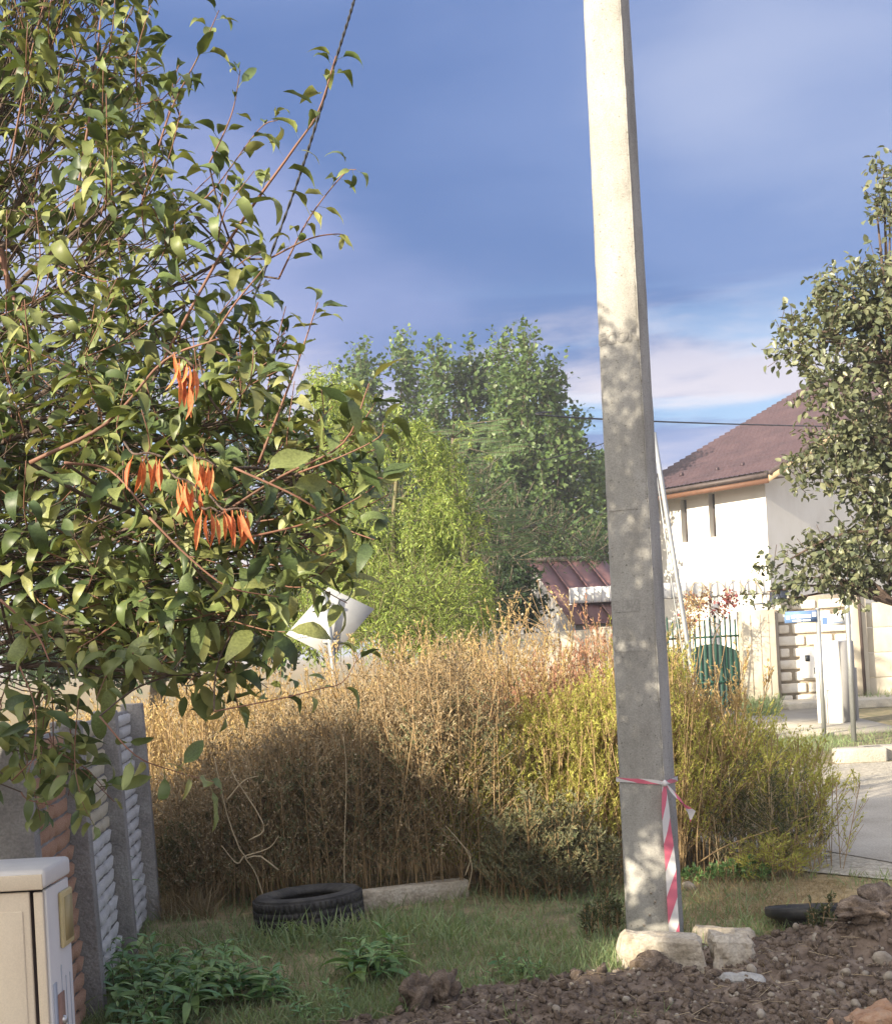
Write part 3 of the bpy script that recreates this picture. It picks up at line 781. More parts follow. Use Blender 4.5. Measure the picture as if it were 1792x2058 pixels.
def street_signs():
    base = gnd(1656, 1482); d = base[1]; top = at(1641, 1226, d)
    root = thing('street_name_sign', 'thin galvanised post with blue and white street name blades', 'street sign', base)
    b = Batch(); b.tube([base, [base[0], d, top[2]]], .034, 10); part('post', b, MT['galv'], root, True)
    b = Batch(); b.tube([[base[0], d, top[2]], [base[0], d, top[2] + .03]], .04, 10); part('cap', b, MT['galv'], root)
    r = random.Random(3)
    def blade(pa, pb, h, mat, label, inks):
        pa, pb = np.array(pa), np.array(pb); up = np.array([0, 0, h])
        b = Batch(); b.slab([pa, pb, pb + up, pa + up], .012); o = part('blade', b, mat, root, label=label)
        t = norm(pb - pa); L = np.linalg.norm(pb - pa); nrm = norm(np.cross(t, [0, 0, 1.]))
        for (x0, x1, z0, z1, m) in inks:
            q = pa + nrm * .004
            b = Batch(); b.quad(q + t * L * x0 + up * z0, q + t * L * x1 + up * z0, q + t * L * x1 + up * z1, q + t * L * x0 + up * z1); part('lettering', b, m, o)
    W, Bl = MT['sign_white'], MT['sign_blue']
    a, c = at(1580, 1252, d - .05), at(1638, 1250, d - .05); z = at(1610, 1251, d)[2]
    blade([a[0], a[1] + .1, z], [base[0] - .03, d - .04, z], .17, Bl, 'blue name blade', [(.05, .16, .32, .62, W), (.22, .33, .38, .66, W), (.37, .82, .38, .66, W), (.24, .52, .10, .24, W), (.56, .80, .10, .24, W), (.86, .98, .45, .85, W)])
    e = at(1710, 1258, d); z2 = z - .07
    blade([base[0] + .03, d - .04, z2], [e[0], d + .0, z2], .17, W, 'white name blade', [(.03, .20, .15, .75, Bl), (.27, .38, .68, .73, Bl), (.42, .72, .68, .73, Bl), (.27, .72, .22, .27, Bl)])
    b2 = gnd(1716, 1492); t2 = at(1694, 1200, b2[1])
    b = Batch(); b.tube([b2, [b2[0], b2[1], t2[2] + .5]], .036, 10); tag(part('metal_post', b, MT['galv'], None, True), 'bare galvanised post beside the street name sign reaching into the tree', 'post')
street_signs()

def leaning_pipe():
    a, c = at(1398, 1398, 17.5), at(1330, 975, 17.5)
    g = a - (c - a) * (a[2] / (c[2] - a[2]))
    b = Batch(); b.tube([g, a, c, c + (c - a) * .25], .036, 8)
    tag(part('leaning_pipe', b, MT['galv'], None, True), 'slim pale metal pipe leaning beside the concrete pole', 'pipe')
    b = Batch(); p = [at(1374, 1330, 17.6), at(1352, 1190, 17.6), at(1338, 1090, 17.6), at(1320, 960, 17.6)]
    g = p[0].copy(); g[2] = 0; b.tube([g] + p, .010, 5)
    tag(part('guy_wire', b, MT['galv'], None), 'thin stay wire running up next to the leaning pipe', 'wire')
leaning_pipe()

# ------------------------------------------------------------------ overhead wires
def wire(name, pts, r, label, mat='cable', sides=5):
    P = np.array(pts); t = np.linspace(0, 1, len(P)); q = np.linspace(0, 1, 40)
    # smooth curve through the points
    co = [np.polyfit(t, P[:, k], min(3, len(P) - 1)) for k in range(3)]
    b = Batch(); b.tube(np.stack([np.polyval(c, q) for c in co], 1), r, sides)
    return tag(part(name, b, MT[mat], None, True), label, 'wire')
wire('service_cable', [at(1100, 828, 24), at(1195, 841, 25), at(1430, 851, 29), at(1660, 857, 37.5), at(1700, 856, 40)], .018, 'dark service cable crossing in front of the red house roof')
wire('service_cable', [at(1090, 925, 24), at(1195, 897, 25), at(1218, 888, 26), at(1262, 872, 27)], .012, 'short thin wire slanting up between poplar and pole')
def drop_cable():
    P = np.array([at(724, -60, 7.0), at(712, 0, 7.0), at(678, 108, 7.05), at(629, 270, 7.1), at(593, 380, 7.15), at(517, 584, 7.3), at(463, 700, 7.4), at(380, 850, 7.5)])
    t = np.linspace(0, 1, len(P)); q = np.linspace(0, 1, 400)
    C = np.stack([np.interp(q, t, P[:, k]) for k in range(3)], 1)
    ker = np.ones(41) / 41
    C = np.stack([np.convolve(np.pad(C[:, k], 20, 'edge'), ker, 'valid') for k in range(3)], 1)
    root = thing('drop_cable', 'black twisted cable hanging from the top edge behind the pear shoot', 'cable', C[-1])
    for ph in (0, math.pi):
        a = q * 150 + ph
        off = np.stack([np.cos(a), np.sin(a), 0 * a], 1) * .0045
        b = Batch(); b.tube(C + off, .0052, 5); part('strand', b, MT['cable'], root, True)
drop_cable()

# ------------------------------------------------------------------ concrete pole with tape
PC = np.array([gnd(1318, 1892)[0], gnd(1318, 1892)[1] + .02])
pn = norm(np.array([math.sin(R_(-29.5)), -math.cos(R_(-29.5))])); pr = np.array([-pn[1], pn[0]])      # main face normal; right along the face
def pole_w(z): return 0.265 - 0.0105 * z, 0.205 - 0.007 * z
def pole_pt(s, t, z):                                           # s along the face (-1..1), t towards the viewer (-1..1)
    w, dp = pole_w(z); q = PC + pr * s * w / 2 + pn * t * dp / 2; return np.array([q[0], q[1], z])
def pole():
    root = thing('utility_pole', 'tall grey concrete utility pole with worn lettering', 'pole', (*PC, 0))
    b = Batch(); zs = np.linspace(-.3, 9.2, 96); V = []
    r = np.random.default_rng(5)
    for z in zs:
        w, dp = pole_w(z); c = .028; ci, cj = c / (w / 2), c / (dp / 2)
        ring = [(-1 + ci, 1), (1 - .35 * ci, 1), (1, 1 - .35 * cj), (1, -1 + cj), (1 - ci, -1), (-1 + ci, -1), (-1, -1 + cj), (-1, 1 - cj)]
        for k, (s, t) in enumerate(ring):
            V.append(pole_pt(s, t, z) + r.normal(0, .0011, 3))
    n = 8; Q = [[i * n + j, i * n + (j + 1) % n, (i + 1) * n + (j + 1) % n, (i + 1) * n + j] for i in range(len(zs) - 1) for j in range(n)]
    b.add(V, quads=Q, tris=[[(len(zs) - 1) * n, (len(zs) - 1) * n + k, (len(zs) - 1) * n + k + 1] for k in range(1, 7)])
    shaft = part('shaft', b, MT['pole'], root)
    b = Batch(); r = random.Random(8)                            # rough casting seam along the right edge
    P = [pole_pt(1.0 + r.uniform(-.006, .01), .93, z) for z in np.arange(.05, 9.2, .045)]
    b.tube(P, [.0045 * r.uniform(.4, 1.5) for _ in P], 5); part('casting_seam', b, MT['pole'], shaft)
    # dark paint bands and small plugs
    for z0, z1, s0, s1 in ((at(1290, 1308, 6.5)[2], at(1290, 1288, 6.5)[2], -.86, .55), (at(1290, 1228, 6.5)[2], at(1290, 1204, 6.5)[2], -.86, .35), (at(1290, 1022, 6.5)[2], at(1290, 1018, 6.5)[2], -.8, .5)):
        b = Batch(); o = np.array([*pn, 0]) * .002
        b.quad(pole_pt(s0, 1, z0) + o, pole_pt(s1, 1, z0) + o, pole_pt(s1, 1, z1) + o, pole_pt(s0, 1, z1) + o); part('faded_band', b, MT['stain'], shaft)
    for u, v in ((1318, 1812), (1305, 1840), (1291, 1862), (1308, 1795)):
        p = at(u, v, PC[1] - .1); z = p[2]; s = (np.dot(p[:2] - PC, pr)) / (pole_w(z)[0] / 2)
        b = Batch(); b.lathe([(.0, .006), (.006, .004), (.008, 0)], pole_pt(s, 1, z), 10, [[*pr, 0], [0, 0, 1], [*pn, 0]]); part('plug', b, MT['pebble'], shaft)
    # worn stencil letters
    def text(body, z, size, s0, name):
        cu = bpy.data.curves.new(name, 'FONT'); cu.body = body; cu.size = size; cu.align_x = 'LEFT'; cu.extrude = .0004; cu.offset = .004
        tmp = bpy.data.objects.new(name, cu); COL.objects.link(tmp)
        dg = bpy.context.evaluated_depsgraph_get(); me = bpy.data.meshes.new_from_object(tmp.evaluated_get(dg)); bpy.data.objects.remove(tmp)
        me.materials.clear(); me.materials.append(MT['faded_paint'])
        p = pole_pt(s0, 1, z) + np.array([*pn, 0]) * .002
        M = Matrix(((pr[0], 0, pn[0], p[0]), (pr[1], 0, pn[1], p[1]), (0, 1, 0, p[2]), (0, 0, 0, 1)))
        piece('lettering', me, M, shaft)
    zt = at(1245, 686, PC[1] - .1)[2]
    text('ECON', zt, .082, -.93, 'lettering')
    return root
pole()

def stripe_material():
    m, nt, N, L = new_mat('tape'); out = N.new('ShaderNodeOutputMaterial'); bs = N.new('ShaderNodeBsdfPrincipled'); bs.inputs['Roughness'].default_value = .45
    uv = N.new('ShaderNodeUVMap'); uv.uv_map = 'UVMap'; sx = N.new('ShaderNodeSeparateXYZ'); L.new(uv.outputs[0], sx.inputs[0])
    a = N.new('ShaderNodeMath'); a.operation = 'MULTIPLY_ADD'; L.new(sx.outputs['Y'], a.inputs[0]); a.inputs[1].default_value = .5; L.new(sx.outputs['X'], a.inputs[2])
    f = N.new('ShaderNodeMath'); f.operation = 'FRACT'; L.new(a.outputs[0], f.inputs[0])
    g = N.new('ShaderNodeMath'); g.operation = 'GREATER_THAN'; L.new(f.outputs[0], g.inputs[0]); g.inputs[1].default_value = .47
    mx = N.new('ShaderNodeMix'); mx.data_type = 'RGBA'; L.new(g.outputs[0], mx.inputs[0]); mx.inputs[6].default_value = (.74, .72, .72, 1); mx.inputs[7].default_value = (.72, .17, .25, 1)
    L.new(mx.outputs[2], bs.inputs['Base Color'])
    tr = N.new('ShaderNodeBsdfTranslucent'); L.new(mx.outputs[2], tr.inputs[0]); ms = N.new('ShaderNodeMixShader'); ms.inputs[0].default_value = .25
    L.new(bs.outputs[0], ms.inputs[1]); L.new(tr.outputs[0], ms.inputs[2]); L.new(ms.outputs[0], out.inputs[0]); return m
MT['tape'] = stripe_material()
def ribbon(name, L, R, parent, u0=0.0, period=.19):
    L, R = np.array(L), np.array(R); n = len(L)
    me = bpy.data.meshes.new(name); V = np.concatenate([L, R])
    me.from_pydata([tuple(v) for v in V], [], [(i, i + 1, n + i + 1, n + i) for i in range(n - 1)])
    uv = me.uv_layers.new(name='UVMap'); s = np.concatenate([[0], np.cumsum(np.linalg.norm(np.diff((L + R) / 2, axis=0), axis=1))]) / period + u0
    for p in me.polygons:
        for li in p.loop_indices:
            vi = me.loops[li].vertex_index; uv.data[li].uv = (s[vi % n], vi // n)
        p.use_smooth = True
    me.materials.append(MT['tape'])
    return part(name, me, None, parent)
def tape():
    z = at(1300, 1574, PC[1] - .1)[2]
    root = thing('barrier_tape', 'red and white barrier tape tied round the concrete pole', 'tape', pole_pt(1, 1, z))
    g = 1.045
    loop = [(-1, -1), (-1.0, 1), (-.4, 1.03), (.2, 1.02), (.7, 1.03), (1.03, 1.0), (1.02, 0), (1, -1), (0, -1.03), (-1, -1)]
    P = np.array([pole_pt(s * g, t * g, z + .022 - .02 * k / 5 if k < 6 else z) for k, (s, t) in enumerate(loop)])
    hw = np.array([.012, .012, .010, .013, .011, .008, .012, .014, .014, .012])[:, None] * np.array([[0, 0, 1.]])
    ribbon('loop', P - hw, P + hw, root, .1, .24)
    n = 26; t = np.linspace(0, 1, n)
    zt, zb = z, at(1376, 1882, PC[1] - .12)[2]
    r = np.random.default_rng(2)
    ctr = np.array([pole_pt(1.03 + .10 * k, 1.06 + .08 * math.sin(k * 9), zt + (zb - zt) * k) for k in t])
    w = (.010 + .017 * np.clip(t * 6, 0, 1))[:, None] * norm(np.stack([np.cos(.35 + .5 * np.sin(t * 7)), np.sin(.25 + .6 * np.sin(t * 5 + 1)) * .6, .1 * np.sin(t * 11)], 1))
    ribbon('hanging_end', ctr - w, ctr + w, root, .3, .27)
    k = np.linspace(0, 1, 10)
    a, m_, e = pole_pt(1.05, 1, z), at(1370, 1612, PC[1] - .12), at(1392, 1642, PC[1] - .14)
    ctr = np.stack([(1 - k) ** 2 * a[i] + 2 * k * (1 - k) * m_[i] + k ** 2 * e[i] for i in range(3)], 1)
    w = (.006 + .032 * k)[:, None] * norm(np.stack([np.cos(k * 1.5 + .3), 0 * k + .3, -np.sin(k * 1.2) * .6], 1))
    ribbon('short_end', ctr - w, ctr + w, root, .65, .16)
    b = Batch(); b.lathe([(.0, -.018), (.016, -.01), (.018, .006), (.0, .02)], pole_pt(1.06, 1.06, z), 8); part('knot', b, MT['tape'], root, True)
tape()

# ------------------------------------------------------------------ garden fence of concrete posts and stone faced panels
def fence():
    A, C = gnd(185, 2040), gnd(303, 1845)
    st = (C - A) / 2; t = norm(st); side = np.array([t[1], -t[0], 0])     # side: towards the grass
    root = thing('garden_fence', 'low fence of grey concrete posts and stone faced panels at the left', 'fence', A)
    lean = np.array([-.035, 0, 1.0]); H = 1.36
    ax = np.array([side, t, lean])
    r = random.Random(12)
    # shared stone shapes
    stones = []
    for k in range(6):
        rr = random.Random(k); b = Batch(); y, z = .5, .5
        V = [[0, -y, -z], [0, y, -z], [0, y, z], [0, -y, z]]
        F_ = [[1, -y * rr.uniform(.6, .9), -z * rr.uniform(.6, .9)], [rr.uniform(.4, .9), y * rr.uniform(.6, .9), -z * rr.uniform(.5, .9)], [1, y * rr.uniform(.5, .9), z * rr.uniform(.6, .9)], [rr.uniform(.3, .8), -y * rr.uniform(.5, .9), z * rr.uniform(.5, .9)]]
        b.add(V + F_, tris=[[4, 5, 6], [4, 6, 7]], quads=[[0, 1, 5, 4], [1, 2, 6, 5], [2, 3, 7, 6], [3, 0, 4, 7]])
        stones.append(b)
    meshes = {m: [s.mesh('stone', MT[m]) for s in stones] for m in ('stone_orange', 'stone_white', 'stone_cream')}
    for i in range(-1, 3):
        base = A + st * i
        b = Batch(); V0 = base + lean * H / 2
        b.box(V0 - [0, 0, .05], (.066, .05, H / 2 + .05), np.array([side, t, lean])); part('post', b, MT['post_concrete'], root, bevel=.006)
        if i == 2: break
        L = np.linalg.norm(st) - .12
        c = base + st / 2
        b = Batch(); b.box(c + lean * (H - .04) / 2 - side * .040, (.02, L / 2, (H - .04) / 2), ax); pan = part('panel', b, MT['post_concrete'], root)
        rows, nc = 18, 6
        for ro in range(rows):
            x = -L / 2 + (0 if ro % 2 else -.07); z0 = .01 + ro * (H - .06) / rows; hz = (H - .06) / rows
            cuts = [-L / 2]
            while cuts[-1] < L / 2 - .1: cuts.append(min(L / 2, cuts[-1] + r.uniform(.10, .19)))
            cuts[-1] = L / 2
            for q in range(len(cuts) - 1):
                yc, w = (cuts[q] + cuts[q + 1]) / 2, cuts[q + 1] - cuts[q]
                m = 'stone_orange' if i == -1 else ('stone_cream' if (i == 0 and ro > 9) else 'stone_white')
                tl = r.uniform(-.07, .07); Rm = np.stack([side * r.uniform(.010, .026), (t + lean * tl) * (w - .012), (lean - t * tl * .6) * (hz - .012)], 1)
                piece('stone', r.choice(meshes[m]), M4(Rm, c - side * .0195 + t * yc + lean * (z0 + hz / 2)), pan)
fence()

# ------------------------------------------------------------------ utility cabinet
def cabinet():
    fr = at(90, 1779, 3.52); xr = fr[0]; y0, y1 = 3.52, 3.735; xl = xr - .62
    zt = at(88, 1760, 3.50)[2]
    root = thing('utility_cabinet', 'beige plastic utility cabinet with white side in the bottom left corner', 'cabinet', (xr - .3, 3.62, 0))
    cx, w = (xl + xr) / 2, (xr - xl) / 2
    b = Batch(); b.box([cx - .02, (y0 + y1) / 2 + .004, zt / 2 - .03], (w - .026, (y1 - y0) / 2 - .006, zt / 2 - .035)); part('core', b, MT['fascia'], root)
    # lid with a sloping skirt
    b = Batch(); b.box([cx, (y0 + y1) / 2 - .002, zt - .012], (w + .006, (y1 - y0) / 2 + .012, .028)); part('lid', b, MT['cab_white'], root, bevel=.012)
    b = Batch(); b.box([cx, y0 - .011, zt - .019], (w - .002, .005, .022)); part('lid_front', b, MT['cab_beige'], root, bevel=.003)
    # front: frame and vertical panels
    z1 = zt - .046
    b = Batch(); b.box([cx - .019, y0 + .002, z1 / 2], (w - .026, .006, z1 / 2 - .002)); front = part('front', b, MT['cab_beige'], root, bevel=.004)
    x = xr - .062
    while x > xl + .1:
        b = Batch(); b.box([x - .048, y0 - .006, z1 / 2 - .02], (.046, .003, z1 / 2 - .035)); part('front_panel', b, MT['cab_beige'], front, bevel=.004); x -= .098
    b = Batch(); b.box([xr - .0205, y0 + .003, z1 / 2], (.0135, .006, z1 / 2 - .004)); part('corner_strip', b, MT['cab_beige'], root, bevel=.003)
    # white side face
    b = Batch(); b.box([xr - .006, (y0 + y1) / 2 + .004, z1 / 2], (.006, (y1 - y0) / 2 - .006, z1 / 2)); sd = part('side', b, MT['cab_white'], root, bevel=.003)
    yc = y0 + (y1 - y0) * .74
    for yy, z0, z2 in ((.30, .3, .52), (.48, .2, .74), (.66, .2, .70), (.84, .2, .70)):
        b = Batch(); b.box([xr + .0012, y0 + (y1 - y0) * yy, (z0 + z2) / 2], (.0012, .0012, (z2 - z0) / 2)); part('rib', b, MT['cab_grey'], sd)
    zc = zt - .155
    b = Batch(); b.box([xr + .006, yc, zc], (.006, .052, .082)); vf = part('window_frame', b, MT['cab_yellow'], root, bevel=.006)
    b = Batch(); b.box([xr + .0125, yc + .004, zc], (.0012, .036, .064)); part('pane', b, MT['cab_olive'], vf)
    # torn strip with lock
    b = Batch(); zl = zt - .46
    b.box([xr + .0018, y0 + .085, zl - .05], (.0018, .030, .15)); part('torn_strip', b, MT['cab_brown'], root)
    b = Batch(); b.box([xr + .001, y0 + .040, zl - .03], (.001, .016, .17)); part('worn_strip', b, MT['cab_grey'], root)
    b = Batch(); b.lathe([(0, .010), (.008, .010), (.012, .006), (.013, 0)], [xr + .0036, y0 + .095, zl + .02], 16, [[0, 1, 0], [0, 0, 1], [1, 0, 0]]); part('lock', b, MT['chrome'], root, True)
cabinet()

# ------------------------------------------------------------------ warning sign seen from behind
def road_sign():
    d = 12.4
    c = at(663, 1251, d)
    T_, B_, L_, Rr = at(660, 1180, d + .10), at(668, 1322, d - .10), at(575, 1275, d + .02), at(752, 1224, d - .02)
    base = np.array([at(672, 1330, d - .12)[0] + .03, d - .12, 0])
    root = thing('diamond_sign', 'diamond shaped road sign seen from its bare grey back above dry weeds', 'road sign', base)
    b = Batch(); b.slab([L_, B_, Rr, T_], -.004)
    plate = part('plate', b, MT['sign_back'], root)
    nrm = norm(np.cross(Rr - L_, T_ - B_)); nrm = nrm if nrm[1] < 0 else -nrm
    b = Batch(); k = lambda p, f: c + (p - c) * f - nrm * .006
    b.quad(k(L_, .9), k(B_, .9), k(Rr, .9), k(T_, .9)); part('face', b, MT['sign_yellow'], plate)
    b = Batch(); p1 = at(652, 1190, d - .10); b.tube([base, at(668, 1325, d - .12), p1], .030, 12); part('post', b, MT['galv'], root, True)
    for v in (1215, 1290):
        f = (v - 1190) / 135; q = p1 + (at(668, 1325, d - .12) - p1) * f
        b = Batch(); b.box(q + [0, .02, 0], (.075, .03, .014)); part('clamp', b, MT['galv'], root, bevel=.004)
    # white printed mark: a box and a line of letters
    o = at(597, 1284, d) ; ex = norm(Rr - L_); ey = norm(T_ - B_); s = .006 * 1.0
    def bar(x0, y0, x1, y1):
        b = Batch(); q = o + nrm * .02
        b.quad(q + ex * x0 + ey * y0, q + ex * x1 + ey * y0, q + ex * x1 + ey * y1, q + ex * x0 + ey * y1); part('print', b, MT['sticker'], plate)
    for x0, y0, x1, y1 in ((.0, .05, .13, .06), (.0, .11, .13, .12), (.0, .06, .008, .11), (.122, .06, .13, .11)): bar(x0, y0, x1, y1)
    cu = bpy.data.curves.new('lettering', 'FONT'); cu.body = 'OMC3 IX'; cu.size = .048; cu.offset = .001
    tmp = bpy.data.objects.new('lettering', cu); COL.objects.link(tmp)
    me = bpy.data.meshes.new_from_object(tmp.evaluated_get(bpy.context.evaluated_depsgraph_get())); bpy.data.objects.remove(tmp)
    me.materials.clear(); me.materials.append(MT['sticker'])
    ez = np.cross(ex, ey); q = o + nrm * .02 + ex * -.02
    piece('lettering', me, M4(np.stack([ex, ey, ez], 1), q), plate)
road_sign()

# ------------------------------------------------------------------ tyre, beam, black tub, rubble
def tyre():
    c = gnd(622, 1864); c = np.array([c[0], c[1] + .05, float(gh(c[0], c[1]))])
    root = thing('old_tyre', 'worn black car tyre lying flat in the grass', 'tyre', c)
    ax = np.array([[1, 0, .05], [0, 1, -.035], [-.05, .035, 1]])
    W, R0 = .225, .325
    prof = [(.205, .03), (.215, .012), (.26, .004), (.297, .012), (.315, .03), (R0 - .006, .05), (R0 - .004, W / 2), (R0 - .006, W - .05), (.315, W - .03), (.297, W - .012), (.26, W - .002), (.232, W - .008), (.212, W - .022), (.200, W - .035), (.204, W - .05), (.27, W - .06), (.295, W / 2), (.27, .06), (.206, .045)]
    b = Batch(); b.lathe(prof, c - [0, 0, .012], 72, ax, closed=True); body = part('carcass', b, MT['rubber'], root, True)
    b = Batch(); n = 58
    for k in range(n):
        for row, (z0, z1, sk) in enumerate(((.018, .062, .5), (.072, .104, 0), (.112, .144, .5), (.154, .197, 0))):
            a = (k + sk) / n * 2 * math.pi; er = np.array([math.cos(a), math.sin(a), 0]); et = np.array([-math.sin(a), math.cos(a), 0])
            loc = (er * (R0 - .004) + [0, 0, (z0 + z1) / 2])
            b.box(loc @ ax + c - [0, 0, .012], (.007 if row in (1, 2) else .006, .0145, (z1 - z0) / 2), np.array([er @ ax, et @ ax, ax[2]]))
    part('tread', b, MT['rubber'], root)
    b = Batch(); b.lathe([(.308, W - .0165), (.304, W - .0105), (.300, W - .0135)], c - [0, 0, .012], 72, ax); part('rim_line', b, MT['rubber'], body)
    return c
TY = tyre()

def beam():
    a, c = gnd(738, 1832), gnd(938, 1806)
    t = norm(c - a); s = np.array([-t[1], t[0], 0]); L = np.linalg.norm(c - a)
    b = Batch(); mid = (a + c) / 2 + s * .06; mid[2] = .050
    b.box(mid + [0, 0, .005], (L / 2 + .02, .06, .062), [t, s, [0, 0, 1]])
    tag(part('concrete_beam', b, MT['block_concrete'], None, bevel=.008), 'short concrete beam lying in the grass behind the tyre', 'beam')
beam()

def tub():
    c = gnd(1643, 1872); c[1] += .13; c[2] = -.03
    zt = at(1643, 1822, c[1])[2] ; r = (at(1730, 1820, c[1])[0] - at(1556, 1822, c[1])[0]) / 2
    root = thing('black_tub', 'round black flanged plastic tub sunk in the dirt near the road', 'tub', c)
    z = zt - c[2]; ta = R_(-9.5); tax = np.array([[1, 0, 0], [0, math.cos(ta), math.sin(ta)], [0, -math.sin(ta), math.cos(ta)]])
    b = Batch(); b.lathe([(r * .70, 0), (r * .76, z - .075), (r * .80, z - .06), (r * .93, z - .05), (r, z - .038), (r, z - .004), (r * .985, z), (r * .93, z), (r * .9, z - .02), (r * .72, z - .03), (r * .66, .02), (0, .02)], c, 56, tax); part('body', b, MT['black_plastic'], root, True)
    b = Batch(); b.lathe([(r * .99, z + .001), (r * .975, z + .005), (r * .95, z + .005), (r * .935, z + .001)], c, 56, tax); part('lip', b, MT['rubber'], root, True)
tub()

def rough_block(corners_bottom, corners_top, seed, cuts=5, amp=.012):
    """a broken block: 8 corners, faces subdivided and roughened"""
    bm = bmesh.new()
    vs_ = [bm.verts.new(p) for p in list(corners_bottom) + list(corners_top)]
    for f in ((3, 2, 1, 0), (4, 5, 6, 7), (0, 1, 5, 4), (1, 2, 6, 5), (2, 3, 7, 6), (3, 0, 4, 7)): bm.faces.new([vs_[i] for i in f])
    bmesh.ops.bevel(bm, geom=bm.edges[:], offset=.018, segments=1, affect='EDGES')
    bmesh.ops.subdivide_edges(bm, edges=[e for e in bm.edges if e.calc_length() > .05], cuts=cuts, use_grid_fill=True)
    bm.normal_update()
    for v in bm.verts:
        p = v.co * 9
        n1 = fbm(np.array([p.x + p.z * .7]), np.array([p.y + p.z * .6]), seed, 4)[0]
        n2 = fbm(np.array([p.x * 4 + p.z * 3]), np.array([p.y * 4 - p.z * 3]), seed + 9, 2)[0]
        v.co += v.normal * float(amp * 1.6 * n1 + amp * .5 * n2)
    bmesh.ops.triangulate(bm, faces=bm.faces[:])
    me = bpy.data.meshes.new('block'); bm.to_mesh(me); bm.free(); return me
def block_from_px(pxb, pxt, depth, seed, amp=.012, z0=-.04):
    """front bottom (2 px), front top (2 px) on the ground, pushed back by depth"""
    fb = [gnd(u, v) for u, v in pxb]; d = [p[1] for p in fb]
    ft = [at(u, v, d[i] + .02) for i, (u, v) in enumerate(pxt)]
    bb = [p + [0, depth, 0] for p in fb]; bt = [p + [0, depth, 0] for p in ft]
    bot = [fb[0], fb[1], bb[1], bb[0]]
    for p in bot: p[2] = z0
    return rough_block(bot, [ft[0], ft[1], bt[1], bt[0]], seed, amp=amp)
def rock_obj(name, me, mat, label, cat, group=None):
    me.materials.clear(); me.materials.append(MT[mat])
    o = link(bpy.data.objects.new(name, me)); return tag(o, label, cat, group)
rock_obj('concrete_chunk', block_from_px([(1240, 1948), (1432, 1956)], [(1255, 1880), (1412, 1892)], .16, 3, .015), 'block_concrete', 'long broken concrete block wedged against the front of the pole', 'concrete block')
rock_obj('concrete_chunk', block_from_px([(1440, 1955), (1508, 1950)], [(1430, 1886), (1520, 1890)], .15, 7, .022), 'block_concrete', 'rounded lump of broken concrete just right of the pole foot', 'concrete block')
rock_obj('concrete_chunk', block_from_px([(1392, 1905), (1528, 1900)], [(1398, 1868), (1520, 1872)], .10, 11, .010), 'block_concrete', 'low flat concrete slab behind the rounded lump', 'concrete block')
rock_obj('concrete_chunk', block_from_px([(1452, 1988), (1552, 1990)], [(1450, 1962), (1546, 1965)], .07, 15, .016), 'rubble_white', 'thin whitish rubble slab lying on the soil', 'rubble')
rock_obj('rubble_lump', block_from_px([(1625, 1935), (1668, 1935)], [(1632, 1905), (1662, 1902)], .08, 19, .02, -.02), 'rubble_white', 'largest white crumbly rubble lump below the black tub', 'rubble')

# icosphere templates for clods and pebbles
def ico(sub, seed, amp, squash=(1, 1, 1), freq=2.0):
    bm = bmesh.new(); bmesh.ops.create_icosphere(bm, subdivisions=sub, radius=1)
    V = np.array([v.co[:] for v in bm.verts]); T = np.array([[v.index for v in f.verts] for f in bm.faces]); bm.free()
    n = fbm(V[:, 0] * freq + V[:, 2] * 1.3 + 7, V[:, 1] * freq - V[:, 2] * 1.7 + 3, seed, 3)
    V = V * (1 + amp * n)[:, None] * np.array(squash)
    return V, T, np.zeros((0, 4), int)
ICO = [ico(2, k, .85, (1, .8, .62), 3.0) for k in range(5)]
ICO_S = [ico(1, k, .8, (1, .8, .62), 3.0) for k in range(5)]
PEB = [ico(2, 20 + k, .25, (1, .8, .6), 1.2) for k in range(5)]
BIGCLOD = [ico(4, 40 + k, .7, (1, .9, .8), 2.6) for k in range(3)]
def randrot(n, r=rng):
    q = norm(r.normal(size=(n, 4))); w, x, y, z = q.T
    return np.stack([np.stack([1 - 2 * (y * y + z * z), 2 * (x * y - z * w), 2 * (x * z + y * w)], -1), np.stack([2 * (x * y + z * w), 1 - 2 * (x * x + z * z), 2 * (y * z - x * w)], -1), np.stack([2 * (x * z - y * w), 2 * (y * z + x * w), 1 - 2 * (x * x + y * y)], -1)], 1)
def one_rock(name, tpl, u, v, r, mat, label, cat, group=None, sq=(1, 1, 1), seed=0):
    g = gnd(u, v); z = float(gh(g[0], g[1]))
    rr = np.random.default_rng(seed + int(u * 7 + v)); Rm = randrot(1, rr)[0] * r
    V = (tpl[0] @ Rm.T) * np.array(sq); V = V + [g[0], g[1], z - V[:, 2].min() * .55]
    b = Batch(); b.add(V, tris=tpl[1]); o = part(name, b, MT[mat], None, True); return tag(o, label, cat, group)
one_rock('soil_clod', BIGCLOD[0], 838, 2042, .085, 'clod', 'left of two large dark earth clods at the bottom edge', 'clod', sq=(1, 1, 1.1))
one_rock('soil_clod', BIGCLOD[1], 897, 2034, .075, 'clod', 'right of two large dark earth clods at the bottom edge', 'clod')
one_rock('soil_clod', BIGCLOD[2], 1310, 1958, .075, 'clod', 'dark earth clod leaning on the front of the concrete block', 'clod', sq=(1.3, .7, .8))
one_rock('soil_clod', BIGCLOD[1], 1745, 1925, .12, 'clod', 'broad reddish clod at the foot of the earth mound', 'clod', sq=(1.2, .8, .6))
one_rock('soil_clod', BIGCLOD[0], 1790, 1895, .13, 'clod', 'upper clod on the earth mound at the right edge', 'clod', sq=(1.2, .8, .7))
rock_obj('brick_piece', block_from_px([(1728, 2092), (1830, 2088)], [(1738, 2050), (1815, 2030)], .16, 27, .03, -.02), 'brick_orange', 'orange broken brick piece cut by the bottom right corner', 'brick')
